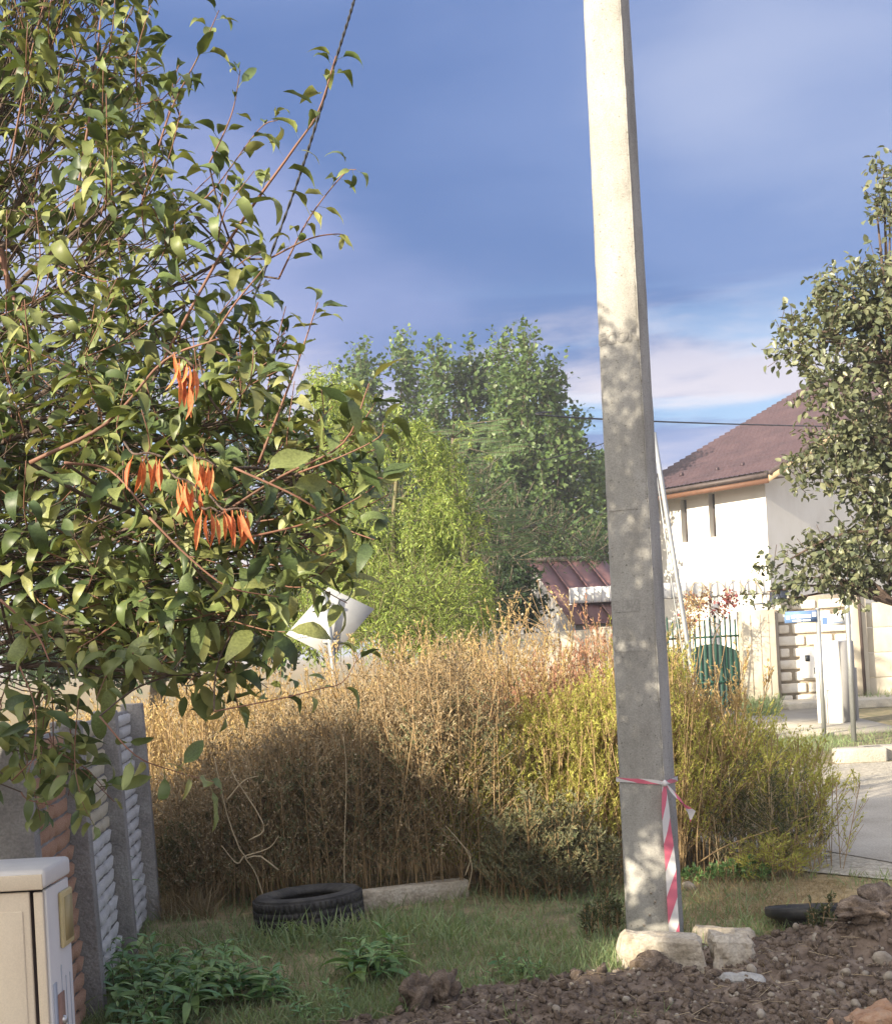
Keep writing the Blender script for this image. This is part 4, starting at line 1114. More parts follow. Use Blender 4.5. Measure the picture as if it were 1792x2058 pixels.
rock_obj('brick_piece', block_from_px([(1660, 2080), (1706, 2084)], [(1668, 2060), (1700, 2058)], .07, 29, .018, -.02), 'brick_orange', 'smaller orange brick piece left of the corner brick', 'brick')
rs = np.random.default_rng(77)
spots = [(1775, 1955, .05), (1640, 1925, .03), (1600, 1890, .026), (1500, 1955, .022), (1512, 1975, .03), (1690, 1995, .026), (1700, 1975, .03), (1670, 2010, .028), (1640, 2020, .026), (1600, 1985, .022), (1560, 1950, .024), (1360, 2020, .02), (1440, 2030, .024), (1530, 2040, .026), (1590, 2045, .022), (1260, 2040, .024), (1120, 2050, .026), (1180, 2020, .016), (1350, 2045, .018), (1760, 2010, .032), (1785, 1985, .028), (1740, 1975, .022), (1385, 1790, .05), (1060, 2040, .016), (1000, 2030, .014), (1150, 2000, .013), (1480, 2010, .016), (1640, 2050, .02), (1550, 2010, .018), (1720, 2030, .03)]
for k, (u, v, r) in enumerate(spots):
    one_rock('stone', PEB[k % 5], u, v, r, 'pebble', {1790: 'pale sunlit stone on the straw right of the tape', 1955: 'largest pale stone near the right edge below the mound'}.get(v if r >= .05 else 0, 'pale rounded stone lying loose on the dark soil'), 'stone', None if r >= .05 else 'stones on the dug soil', seed=k)
STEM = (np.array([[math.cos(a), y, math.sin(a)] for y in (0, 1) for a in (0, 2.09, 4.19)]), np.zeros((0, 3), int), np.array([[0, 1, 4, 3], [1, 2, 5, 4], [2, 0, 3, 5]]))
OCT = (np.array([[1, 0, 0], [-1, 0, 0], [0, 1, 0], [0, -1, 0], [0, 0, 1], [0, 0, -1.]]), np.array([[0, 2, 4], [2, 1, 4], [1, 3, 4], [3, 0, 4], [2, 0, 5], [1, 2, 5], [3, 1, 5], [0, 3, 5]]), np.zeros((0, 4), int))
def stems(b, P0, P1, r, mat=0):
    D = P1 - P0; L = np.linalg.norm(D, axis=1)
    Rm = frames(D, rng.normal(size=D.shape), np.ones(len(D)))
    Rm = Rm * np.stack([r * np.ones_like(L), L, r * np.ones_like(L)], 1)[:, None, :]
    b.inst(STEM, Rm, P0, mat)
# crumbs of soil and gravel: uncountable
def crumbs():
    b = Batch(); n = 11000
    u = rs.uniform(600, 1880, n); v = rs.uniform(1780, 2090, n)
    P = np.array([gnd(a, c) for a, c in zip(u, v)])
    k = (rs.uniform(size=n) < soil_mask(P[:, 0], P[:, 1])) & (P[:, 1] < 8.3); P = P[k]; n = len(P)
    P[:, 2] = gh(P[:, 0], P[:, 1]); s = .004 + .026 * rs.uniform(size=n) ** 4.0; P[:, 2] += s * .25
    peb = rs.uniform(size=n) < .06; s[peb] = .006 + .010 * rs.uniform(size=peb.sum()); ch = rs.integers(0, 5, n); Rm = randrot(n, rs) * s[:, None, None]
    for q in range(5):
        m = (ch == q) & ~peb & (s > .012); b.inst(ICO[q], Rm[m], P[m], 0); m = (ch == q) & ~peb & (s <= .012); b.inst(ICO_S[q], Rm[m], P[m], 0); m = (ch == q) & peb; b.inst(PEB[q], Rm[m], P[m], 1)
    k = rs.choice(n, 260, False); a = rs.uniform(0, 6.28, 260); L = rs.uniform(.03, .12, 260)
    stems(b, P[k] + [0, 0, .006], P[k] + np.stack([np.cos(a) * L, np.sin(a) * L, rs.uniform(.0, .25, 260) * L + .006], 1), .0013, 2)
    o = part('soil_crumbs', b, [MT['clod'], MT['pebble'], MT['straw']], None, False); tag(o, 'loose crumbs and grit of dug brown soil', 'soil', kind='stuff')
crumbs()
# broken kerb across the road
for k, (u, v, w) in enumerate(((1733, 1532, .30), (1790, 1527, .34), (1850, 1522, .3))):
    g = gnd(u, v); b = Batch(); b.box([g[0], g[1] + .1, .03], (w, .13, .14), [[1, .08 * (k - 1), 0], [-.08 * (k - 1), 1, 0], [0, 0, 1]])
    tag(part('kerb_stone', b, MT['kerb'], None, bevel=.035), ['left broken kerb stone on the far road edge', 'kerb stone next to the right picture edge across the road', 'kerb stone beyond the right picture edge'][k], 'kerb')

# ------------------------------------------------------------------ leaves, twigs and plants: templates
def leaf_tpl(width=.4, curl=.3, fold=.25, rows=5, petiole=.25, acum=.9, twist=0.0):
    t = np.linspace(0, 1, rows + 2)[1:-1]
    w = np.sin(math.pi * t ** acum) ** .85 * width / 2
    V = [[0, 0, 0]]
    a = curl * 2.0
    for ti, wi in zip(t, w):
        ang = a * ti; y = (math.sin(ang) / a if a else ti); z = -(1 - math.cos(ang)) / a if a else 0
        tw = twist * ti
        V += [[-wi * math.cos(tw), y, z + fold * wi - wi * math.sin(tw)], [0, y, z], [wi * math.cos(tw), y, z + fold * wi + wi * math.sin(tw)]]
    V.append([0, math.sin(a) / a if a else 1, -(1 - math.cos(a)) / a if a else 0])
    n = len(V) - 1; T = [[0, 2, 1], [0, 3, 2], [n, n - 3, n - 2], [n, n - 2, n - 1]]; Q = []
    for i in range(rows - 1):
        s = 1 + i * 3; Q += [[s, s + 1, s + 4, s + 3], [s + 1, s + 2, s + 5, s + 4]]
    V = np.array(V, float)
    if petiole:
        V[:, 1] += petiole; k = len(V)
        V = np.concatenate([V, [[-.012, 0, 0], [.012, 0, 0], [.012, petiole + .05, .004], [-.012, petiole + .05, .004]]]); Q.append([k, k + 1, k + 2, k + 3])
    return V, np.array(T), np.array(Q).reshape(-1, 4)
def blade_tpl(width=.06, curl=.5, seg=2):
    t = np.linspace(0, 1, seg + 2)[:-1]; V = []
    for ti in t: V += [[-width / 2 * (1 - ti * .6), ti * (1 - curl * .3 * ti), -curl * ti * ti * .5], [width / 2 * (1 - ti * .6), ti * (1 - curl * .3 * ti), -curl * ti * ti * .5]]
    V.append([0, 1 - curl * .3, -curl * .5]); n = len(V) - 1
    return np.array(V, float), np.array([[n - 2, n - 1, n]]), np.array([[2 * i, 2 * i + 1, 2 * i + 3, 2 * i + 2] for i in range(seg)]).reshape(-1, 4)
DIA = (np.array([[0, 0, 0], [-.16, .5, .05], [0, 1, -.12], [.16, .5, .05]]), np.array([[0, 2, 1], [0, 3, 2]]), np.zeros((0, 4), int))        # small creased leaf
OVAL = (np.array([[0, 0, 0], [-.34, .35, .08], [-.25, .75, .02], [0, 1.05, -.15], [.25, .75, .02], [.34, .35, .08]]), np.zeros((0, 3), int), np.array([[0, 3, 2, 1], [0, 5, 4, 3]]))
HEART = (np.array([[0, 0, 0], [-.45, .15, .06], [-.4, .6, .0], [0, 1.1, -.12], [.4, .6, .0], [.45, .15, .06]]), np.zeros((0, 3), int), np.array([[0, 3, 2, 1], [0, 5, 4, 3]]))
NARROW = (np.array([[0, 0, 0], [-.07, .4, .02], [.02, .75, -.08], [0, 1, -.22], [.07, .4, .02]]), np.array([[0, 4, 1], [1, 4, 2], [4, 3, 2]]), np.zeros((0, 4), int))
def smooth_path(P, n):
    P = np.asarray(P, float); t = np.linspace(0, 1, len(P)); q = np.linspace(0, 1, n)
    m = np.gradient(P, t, axis=0); i = np.clip(np.searchsorted(t, q) - 1, 0, len(P) - 2); h = (t[i + 1] - t[i])[:, None]; s = ((q - t[i])[:, None]) / h
    return (2 * s**3 - 3 * s**2 + 1) * P[i] + (s**3 - 2 * s**2 + s) * h * m[i] + (-2 * s**3 + 3 * s**2) * P[i + 1] + (s**3 - s**2) * h * m[i + 1]

# ------------------------------------------------------------------ the pear tree on the left
PEAR_T = [leaf_tpl(w, c, f, 5, .30, .82, tw) for w, c, f, tw in ((.40, .35, .35, .3), (.36, .65, .30, -.4), (.38, .95, .55, .2), (.30, .6, .9, .5), (.34, 1.15, .45, -.3), (.42, .2, .5, -.2), (.26, .8, 1.3, .6), (.37, .75, .15, -.6))]
for k, (V, T_, Q_) in enumerate(PEAR_T):
    wob = np.sin(V[:, 1] * 11 + k * 1.7) * .035 * np.sign(V[:, 0]) * (np.abs(V[:, 0]) > .02); V[:, 2] += wob + .02 * np.sin(V[:, 1] * 7 + k); V[:, 0] += .035 * np.sin(V[:, 1] * 3 + k * 2) * (V[:, 1] > .35)
def pear_tree():
    r = np.random.default_rng(21)
    base = np.array([-2.3, 4.25, 0.0])
    root = thing('pear_tree', 'large pear tree with glossy leaves and reddish shoots filling the left side', 'tree', base)
    trunk, br = Batch(), Batch()
    LP, LD, LU, LS = [], [], [], []
    def leaves(P, s0, sp, size, jitter=.35):
        L = np.linalg.norm(np.diff(P, axis=0), axis=1).sum()
        if L < .02: return
        n = max(2, int(L * (1 - s0) / sp)); q = s0 + (1 - s0) * (np.arange(n) + r.uniform(0, .6)) / n
        q = np.clip(q, 0, 1); cum = np.concatenate([[0], np.cumsum(np.linalg.norm(np.diff(P, axis=0), axis=1))]) / L
        X = np.stack([np.interp(q, cum, P[:, k]) for k in range(3)], 1); T = norm(np.gradient(P, axis=0)); T = norm(np.stack([np.interp(q, cum, T[:, k]) for k in range(3)], 1))
        ph = np.arange(n) * 2.4 + r.uniform(0, 6.28) + r.normal(0, .35, n)
        ref = np.where(np.abs(T[:, 2:3]) < .9, np.array([[0, 0, 1.]]), np.array([[1., 0, 0]]))
        A = norm(np.cross(T, ref)); B = np.cross(T, A)
        rad = A * np.cos(ph)[:, None] + B * np.sin(ph)[:, None]
        D = norm(.55 * T + .85 * rad + np.array([0, 0, .05]) + r.normal(0, jitter * .5, (n, 3)))
        U = norm(.5 * T + np.array([0, 0, .9]) - .15 * rad + r.normal(0, jitter, (n, 3)))
        LP.append(X); LD.append(D); LU.append(U); LS.append(size * r.uniform(.55, 1.12, n) * (1 - .25 * q ** 4))
    # named shoots that stand out against the sky and the lower crown
    S = [([(330, 720), (459, 486), (585, 306), (639, 225), (675, 112)], 3.45, .009, .085), ([(400, 720), (468, 616), (522, 549), (535, 530)], 3.4, .006, .088),
         ([(520, 930), (575, 790), (603, 715), (639, 607)], 3.3, .007, .085), ([(420, 1050), (560, 960), (690, 890), (742, 770)], 3.15, .008, .095),
         ([(470, 940), (600, 1000), (690, 1060), (752, 1085)], 3.05, .006, .095), ([(300, 1040), (380, 1120), (460, 1180), (560, 1200)], 2.95, .006, .092),
         ([(130, 930), (220, 945), (290, 1020), (330, 1050)], 3.05, .007, .085), ([(60, 930), (215, 850), (330, 725), (440, 680)], 3.1, .010, .088),
         ([(430, 1430), (560, 1405), (640, 1385), (690, 1370), (725, 1310)], 3.1, .004, .07), ([(200, 1440), (273, 1519), (350, 1550), (430, 1572)], 3.0, .004, .088),
         ([(40, 1340), (70, 1420), (70, 1500), (55, 1560)], 3.1, .004, .075), ([(160, 1380), (150, 1520), (165, 1610), (190, 1660)], 3.2, .003, .07),
         ([(150, 420), (185, 200), (200, 60), (215, -80)], 3.7, .008, .08), ([(290, 400), (340, 230), (400, 110), (440, 20)], 3.6, .006, .078), ([(420, 330), (465, 230), (483, 140)], 3.55, .005, .075),
         ([(560, 560), (620, 440), (690, 350), (715, 340)], 3.5, .005, .07), ([(540, 520), (620, 480), (675, 470), (700, 475)], 3.5, .005, .072), ([(20, 330), (60, 120), (95, -20)], 3.6, .007, .08),
         ([(0, 500), (20, 580), (50, 660), (60, 760)], 3.8, .020, 0), ([(600, 950), (680, 920), (760, 880), (770, 850)], 3.1, .005, .10), ([(500, 1080), (620, 1050), (720, 1000), (760, 970)], 3.15, .006, .095),
         ([(0, 1205), (70, 1270), (100, 1330)], 2.95, .007, .085), ([(380, 420), (430, 380), (520, 260), (560, 240)], 3.6, .005, .072)]
    # filler crown: twigs growing out of limbs that reach each region of the crown
    blobs = [(-420, 700, 4.2, 330), (-250, 1050, 3.9, 330), (-300, 250, 4.2, 330), (-60, -60, 4.1, 250), (-330, -120, 4.2, 260), (150, -180, 4.0, 170), (-520, 1050, 4.2, 260), (-420, 350, 4.2, 230),
             (90, 1060, 3.55, 250), (300, 1060, 3.5, 240), (480, 1040, 3.45, 190), (590, 1030, 3.4, 120), (110, 760, 3.65, 200), (330, 800, 3.55, 190), (480, 870, 3.45, 130), (60, 470, 3.8, 190), (250, 540, 3.7, 190), (430, 500, 3.65, 110),
             (130, 230, 3.85, 170), (290, 280, 3.75, 110), (100, 30, 3.9, 170), (230, 90, 3.85, 80), (480, 1180, 3.4, 120), (300, 1270, 3.5, 150), (90, 1300, 3.55, 170), (420, 1330, 3.5, 100), (40, 1510, 3.5, 85), (15, 1590, 3.4, 45), (640, 900, 3.4, 80), (380, 640, 3.7, 110)]
    LIMB = []
    fork = np.array([-2.2, 4.2, .85]); hub = np.array([-2.05, 4.1, 1.9])
    trunk.tube(smooth_path([base - [0, 0, .1], [-2.27, 4.24, .5], fork, hub], 12), np.linspace(.11, .07, 12), 10)
    for u, v, d, rp in blobs:
        c = at(u, v, d); rm = rp * d / F
        st = hub if v < 900 else fork * .5 + hub * .5
        m = st * .5 + c * .5 + np.array([r.normal(0, .06), r.normal(0, .06), .12])
        limb = smooth_path([st, m, c + r.normal(0, .05, 3)], 12)
        trunk.tube(limb, np.linspace(.014, .004, 12), 7)
        LIMB.append(limb[4:])
        n = int(34 * (rm / .33) ** 2.1) + 4
        if u < -100 or v < -100: n = int(n * 2.0)  # twigs out of view thickened to deepen the shade on the pole
        elif v < 620: n = int(n * .85)
        dirv = norm(r.normal(size=(n, 3))); rr = r.uniform(.25, 1, n) ** .5
        for k in range(n):
            p0 = c + dirv[k] * rr[k] * rm * np.array([1, 1.25, 1]) * .92
            g = limb[r.integers(6, 12)]
            out = norm(dirv[k] * .8 + np.array([.25, -.15, .45]) + r.normal(0, .3, 3)) if v < 1250 else norm(dirv[k] * .8 + np.array([.1, -.1, -.35]) + r.normal(0, .3, 3))
            L = r.uniform(.12, .30) * (.6 + .4 * min(1, rm / .3))
            tip = p0 + out * L
            P = smooth_path([p0, p0 + out * L * .5 + r.normal(0, .015, 3), tip + np.array([0, 0, .03 if v < 1250 else -.02])], 5)
            mid = (g + p0) / 2 + r.normal(0, .03, 3)
            trunk.tube(smooth_path([g, mid, p0], 4), np.linspace(.0026, .002, 4), 3, False); br.tube(P, np.linspace(.0024, .0013, 5), 4)
            leaves(P, 0, .023, r.uniform(.092, .118) * (1.08 if v > 900 else .95))
    for px, d, rad, size in S:
        P = smooth_path([at(u, v, d + .05 * math.sin(i * 2 + u)) for i, (u, v) in enumerate(px)], 16)
        br.tube(P, np.linspace(rad * .55, rad * .22, 16), 6)
        if len(LIMB):
            A_ = np.concatenate(LIMB); A_ = A_[A_[:, 1] > P[0][1] - .1]; g = A_[np.argmin(np.linalg.norm(A_ - P[0], axis=1))]
            trunk.tube(smooth_path([g, (g + P[0]) / 2 + (P[0] - P[2]) * .3, P[0]], 8), np.linspace(rad * .7, rad * .55, 8), 5, False)
        if size: leaves(P, .12, .034, size * 1.22); leaves(P[-3:], .3, .016, size * 1.1)
    part('trunk', trunk, MT['pear_bark'], root, True)
    part('branches', br, MT['pear_twig'], root, True, 'stuff')
    LP, LD, LU, LS = np.concatenate(LP), np.concatenate(LD), np.concatenate(LU), np.concatenate(LS)
    Rm = frames(LD, LU, LS); ch = r.integers(0, len(PEAR_T), len(LP))
    u, v = proj(LP + LD * LS[:, None] * .6)
    score = LS / LP[:, 1] ** 2 * ((u > 5) & (u < 1700) & (v > 5) & (v < 1740)); score *= 1 + .4 * (u > 520)
    big = np.zeros(len(LP), bool); big[np.argsort(-score)[:300]] = True
    me = []
    for q in range(len(PEAR_T)):
        t = Batch(); t.add(*PEAR_T[q]); me.append(t.mesh('leaf', MT['pear_leaf'], True))
    for i in np.nonzero(big)[0]: piece('leaf', me[ch[i]], M4(Rm[i], LP[i]), root)
    b = Batch()
    for q in range(len(PEAR_T)):
        m = (ch == q) & ~big; b.inst(PEAR_T[q], Rm[m], LP[m])
    part('foliage', b, MT['pear_leaf'], root, True, 'stuff')
    # clusters of withered orange leaves hanging from twigs
    DRY = [leaf_tpl(.17, c, 1.1, 5, .12, .85, tw) for c, tw in ((.1, .3), (.22, -.5), (.3, .8))]
    dm = []
    for t_ in DRY:
        t = Batch(); t.add(*t_); dm.append(t.mesh('dry_leaf', MT['dry_leaf'], True))
    for (u0, v0, u1, v1, n, d) in ((350, 720, 392, 745, 10, 2.92), (268, 918, 330, 925, 7, 2.88), (392, 925, 436, 945, 8, 2.86), (352, 965, 402, 990, 9, 2.86), (408, 1028, 440, 1035, 4, 2.84), (448, 1030, 508, 1036, 9, 2.82), (366, 765, 385, 780, 4, 2.92)):
        a, c = at(u0, v0 - 6, d), at(u1, v1 - 6, d); tw = Batch(); tw.tube(smooth_path([a + [-.05, .12, .05], a, (a + c) / 2 + [0, 0, .006], c], 10), .0028, 5)
        part('dead_twig', tw, MT['pear_bark'], root, True)
        for k in range(n):
            s = (k + r.uniform(0, .8)) / n; p = a + (c - a) * s + r.normal(0, .004, 3); p[1] -= r.uniform(0, .03)
            D = norm(np.array([r.normal(0, .14), r.normal(0, .2), -1.0])); U = norm(np.array([r.normal(0, 1), -1 + r.normal(0, .6), .2]))
            piece('dry_leaf', dm[k % 3], M4(frames(D[None], U[None], [r.uniform(.06, .085)])[0], p), root)
pear_tree()

# ------------------------------------------------------------------ other trees
def crown_tree(name, label, base, blobs, tpl, size, mat, nleaf, group=None, seed=0, trunk_r=.15, bark='bark', spread=.25, per=14, updir=.4, droop=0., bias=.55, limb_r=.04, twig=True, cat='tree'):
    r = np.random.default_rng(seed)
    root = thing(name, label, cat, base, group)
    b = Batch(); base = np.array(base, float)
    C = np.array([c for c, _ in blobs]); top = C[np.argmax(C[:, 2])]
    lo = C[:, 2].min()
    ctr = np.array([C[:, 0].mean() * .5 + base[0] * .5, C[:, 1].mean() * .5 + base[1] * .5, max(.6, lo * .75)])
    tp = smooth_path([base - [0, 0, .1], base * .5 + ctr * .5, ctr, ctr * .4 + top * .6], 12); b.tube(tp, np.linspace(trunk_r, trunk_r * .35, 12), 8)
    vol = np.array([np.prod(R) ** (2 / 3) for _, R in blobs]); cnt = np.maximum(3, (nleaf / per * vol / vol.sum())).astype(int)
    f = Batch(); X, D, U = [], [], []
    for (c, R), n in zip(blobs, cnt):
        c, R = np.asarray(c), np.asarray(R)
        s = tp[np.argmin(np.abs(tp[:, 2] - (c[2] - .5 * R[2])))]
        b.tube(smooth_path([s, (s + c) / 2 + [0, 0, .1 * np.linalg.norm(c - s)], c], 7), np.linspace(limb_r, limb_r * .3, 7), 5)
        dv = norm(r.normal(size=(n, 3))); rr = r.uniform(bias ** 3, 1, n) ** (1 / 3.)
        P = c + dv * rr[:, None] * R * (1 + .18 * r.normal(size=(n, 1)))
        out = norm(dv + np.array([0, 0, updir]) + r.normal(0, .35, (n, 3)))
        L = spread * r.uniform(.6, 1.4, n)
        if twig: stems(b, P - out * L[:, None] * .6, P + out * L[:, None] * .9, size * .05)
        q = r.uniform(-.7, 1, (n, per)); J = r.normal(size=(n, per, 3))
        X.append((P[:, None] + out[:, None] * (q * L[:, None])[..., None] + J * spread * .22 * (1.15 - q[..., None] * .5)).reshape(-1, 3))
        D.append((out[:, None] * .5 + r.normal(size=(n, per, 3)) * .7 + np.array([0, 0, -droop])).reshape(-1, 3)); U.append((np.repeat(dv[:, None], per, 1) * .5 + np.array([0, 0, .8]) + r.normal(size=(n, per, 3)) * .5).reshape(-1, 3))
    X, D, U = map(np.concatenate, (X, D, U))
    f.inst(tpl, frames(D, U, size * r.uniform(.7, 1.25, len(X))), X)
    part('trunk', b, MT[bark], root, True); part('crown', f, MT[mat], root, False)
    return root
def B(u, v, d, ru, rv, rd=None):
    c = at(u, v, d); k = d / F; return c, np.array([ru * k, (rd or ru) * k, rv * k])
def base_of(u, d): p = at(u, 1300, d); return (p[0], d, 0)
def columns(cols, d, seed):
    r = np.random.default_rng(seed); out = []
    for u, vt, vb, w in cols:
        n = 4
        for k in range(n):
            f = k / (n - 1); v = vt + (vb - vt) * (.12 + .88 * f); out.append(B(u + r.normal(0, 10), v, d + r.uniform(-1.2, 1.2), w * (.55 + .6 * f), (vb - vt) / n * .62, w * 1.4))
    return out
crown_tree('poplar_tree', 'tallest poplar with upright spires just left of the concrete pole', base_of(1085, 40), columns([(1012, 690, 1120, 34), (1058, 690, 1130, 36), (1100, 738, 1130, 36), (1138, 770, 1120, 32), (1168, 850, 1100, 26), (1035, 800, 1140, 40), (1120, 880, 1140, 40)], 40, 1), HEART, .14, 'poplar_leaf', 25000, 'poplars behind the shed', 1, .25, spread=.55, updir=.9, limb_r=.06)
crown_tree('poplar_tree', 'middle poplar with a cleft top between the two others', base_of(925, 43), columns([(880, 705, 1120, 30), (915, 735, 1120, 32), (948, 725, 1120, 34), (985, 735, 1120, 30), (930, 860, 1130, 50)], 43, 2), HEART, .145, 'poplar_leaf', 18000, 'poplars behind the shed', 2, .25, spread=.55, updir=.9, limb_r=.06)
crown_tree('poplar_tree', 'left poplar rising behind the yellow willow', base_of(780, 45), columns([(700, 728, 1120, 36), (745, 718, 1120, 36), (808, 688, 1120, 32), (842, 730, 1120, 32), (660, 770, 1120, 40), (775, 850, 1120, 50)], 45, 3), HEART, .15, 'poplar_leaf', 19000, 'poplars behind the shed', 3, .25, spread=.6, updir=.9, limb_r=.06)
crown_tree('young_poplar', 'smaller tree half hidden behind the concrete pole', base_of(1215, 46), columns([(1195, 930, 1130, 24), (1218, 915, 1130, 28), (1245, 960, 1130, 24)], 46, 4), HEART, .18, 'poplar_leaf', 3600, None, 4, .15, spread=.45, updir=.8)
crown_tree('garden_tree', 'dark leafy tree far behind the garden fence', base_of(300, 26), [B(30, 720, 26, 110, 110), B(170, 800, 26, 140, 130), B(360, 900, 26, 150, 140), B(520, 960, 25, 120, 130), B(620, 900, 26, 60, 100), B(250, 1060, 25, 200, 150), B(500, 1120, 24, 170, 150), B(60, 1000, 25, 160, 160), B(600, 1120, 24, 90, 110)], OVAL, .13, 'dark_leaf', 14000, None, 5, .2, spread=.45)
crown_tree('bushy_tree', 'dense dark tree between willow and red shed', base_of(1010, 24), [B(960, 1010, 24, 60, 70), B(1010, 1100, 24, 60, 70), B(900, 1080, 24, 80, 110), B(1000, 1190, 23.5, 50, 70), B(1050, 1050, 26, 50, 70), B(1110, 1080, 27, 60, 50), B(1185, 1100, 29.5, 50, 32), B(940, 1200, 23, 60, 80), B(700, 1130, 24, 110, 130), B(800, 1060, 24, 90, 120)], NARROW, .17, 'dark_leaf', 12000, None, 6, .12, spread=.35, droop=.35)

def willow():
    r = np.random.default_rng(9); d = 17.0
    bs = base_of(800, d); root = thing('willow_tree', 'bright yellow green corkscrew willow with drooping strands', 'tree', bs)
    b, f = Batch(), Batch(); X, D, U = [], [], []
    regs = [(660, 800, 40, 60), (700, 850, 55, 70), (700, 960, 60, 90), (690, 1080, 60, 90), (835, 890, 50, 60), (880, 960, 60, 70), (900, 1060, 60, 80), (850, 1120, 80, 80), (780, 1150, 90, 80), (870, 1190, 90, 60), (700, 1190, 80, 60), (930, 1180, 45, 60), (760, 1230, 110, 50), (850, 1250, 90, 40), (930, 1250, 50, 50), (650, 1250, 60, 50), (860, 1060, 70, 60)]
    trunk = smooth_path([np.array(bs) - [0, 0, .1], at(800, 1250, d), at(790, 1080, d), at(800, 920, d)], 10); b.tube(trunk, np.linspace(.07, .025, 10), 8)
    for u, v, ru, rv in regs:
        c = at(u, v, d + r.normal(0, .3)); k = d / F
        g = trunk[np.argmin(np.abs(trunk[:, 2] - c[2] + .3))]; b.tube(smooth_path([g, (g + c) / 2 + [0, 0, .15], c], 8), np.linspace(.03, .012, 8), 5)
        n = int(26 + ru * rv / 75)
        for q in range(n):
            p = c + np.array([r.normal(0, ru * k * .55), r.normal(0, .4), r.uniform(-.2, 1) * rv * k])
            L = r.uniform(.3, .75); m = 14; t = np.linspace(0, 1, m); az = r.uniform(0, 6.28); o = r.uniform(.05, .28)
            P = p + np.stack([np.cos(az) * o * np.sin(t * 2) + .03 * np.sin(t * 14 + az), np.sin(az) * o * np.sin(t * 2) + .03 * np.cos(t * 13), .12 * np.sin(t * 2.2) - L * t ** 1.4], 1)
            b.tube(P[::2], np.linspace(.005, .002, m)[::2], 3, False)
            kq = int(L * 62); idx = r.uniform(0, m - 1, kq); i0 = idx.astype(int).clip(0, m - 2); fr = (idx - i0)[:, None]
            X.append(P[i0] * (1 - fr) + P[i0 + 1] * fr); D.append(norm(P[i0 + 1] - P[i0]) * .5 + r.normal(size=(kq, 3)) * .55 + [0, 0, -.25]); U.append(r.normal(size=(kq, 3)) + [0, -.3, .5])
    X, D, U = map(np.concatenate, (X, D, U)); f.inst(NARROW, frames(D, U, r.uniform(.07, .12, len(X))) * np.array([1.25, 1, 1.3]), X)
    part('trunk', b, MT['herb_stem'], root, True); part('crown', f, MT['willow_leaf'], root)
willow()

def feather_tree():
    r = np.random.default_rng(10); d = 19.5
    bs = base_of(960, d); root = thing('silk_tree', 'feathery silk tree with flat fern like fronds behind the willow', 'tree', bs)
    b, f = Batch(), Batch()
    trunk = smooth_path([np.array(bs) - [0, 0, .1], at(940, 1150, d), at(915, 1000, d), at(910, 880, d)], 10); b.tube(trunk, np.linspace(.1, .03, 10), 7)
    spots = [(930, 862), (955, 880), (905, 890), (985, 872), (950, 915), (900, 930), (985, 910), (1010, 1040), (1030, 1055), (990, 1065), (1000, 1090), (1040, 1085), (960, 1100), (880, 950), (930, 960), (690, 1120), (660, 1150), (640, 1090), (720, 1100), (870, 880), (850, 920), (860, 900)]
    for u, v in spots:
        for q in range(3):
            c = at(u + r.normal(0, 14), v + r.normal(0, 12), d - .5 + r.normal(0, .3)); az = r.uniform(-.5, .9) if u > 800 else r.uniform(2, 4); L = r.uniform(.25, .42)
            t = np.linspace(0, 1, 12); ax = np.array([math.cos(az), -.3 + r.normal(0, .3), .12]); ax = norm(ax)
            P = c + ax * (t * L)[:, None] + np.array([0, 0, -.18]) * (t ** 2)[:, None] * L
            if q == 0:
                g = trunk[np.argmin(np.linalg.norm(trunk - c, axis=1))]; b.tube([g, (g + c) / 2 + [0, 0, .1], c], [.012, .008, .005], 5, False)
            b.tube(P, .003, 4, False); T = norm(np.gradient(P, axis=0)); sd = norm(np.cross(T, [0, -.8, .6]))
            for s in (-1, 1):
                Rm = frames(sd * s + T * .35 + [0, 0, -.12], np.tile([0, -.8, .6], (12, 1)), L * .34 * np.sin(math.pi * (.18 + .75 * t))); f.inst(NARROW, Rm * np.array([1.7, 1, 1]), P)
    part('trunk', b, MT['bark'], root, True); part('crown', f, MT['feather_leaf'], root)
feather_tree()

crown_tree('street_tree', 'grey green pear tree reaching in from the right edge before the house', base_of(1890, 11.5),
           [B(u, v, 11.5 + dz, a, c_) for u, v, dz, a, c_ in ((1775, 600, 0, 90, 70), (1710, 610, .2, 70, 60), (1660, 680, 0, 55, 55), (1600, 690, 0, 42, 34), (1570, 660, .1, 20, 20), (1760, 760, .3, 90, 90), (1680, 770, -.2, 70, 70), (1690, 570, .2, 40, 26), (1740, 880, 0, 80, 70), (1665, 900, 0, 50, 45), (1620, 960, 0, 45, 26), (1780, 980, 0, 70, 70), (1700, 960, -.2, 60, 40), (1740, 1100, 0, 85, 60), (1665, 1130, 0, 62, 42), (1610, 1160, 0, 40, 22), (1560, 1140, 0, 30, 14), (1700, 1175, 0, 55, 28), (1775, 1150, .2, 60, 50),
            (1788, 440, 0, 34, 40), (1775, 350, .1, 22, 34), (1760, 410, 0, 16, 18), (1880, 700, .2, 150, 200), (1880, 1020, .2, 130, 140), (1900, 400, .3, 90, 150), (1540, 1190, 0, 24, 14), (1580, 1205, .1, 30, 10))],
           OVAL, .069, 'grey_leaf', 14500, None, 14, .11, 'pear_bark', spread=.17, per=12, droop=.3, limb_r=.022)

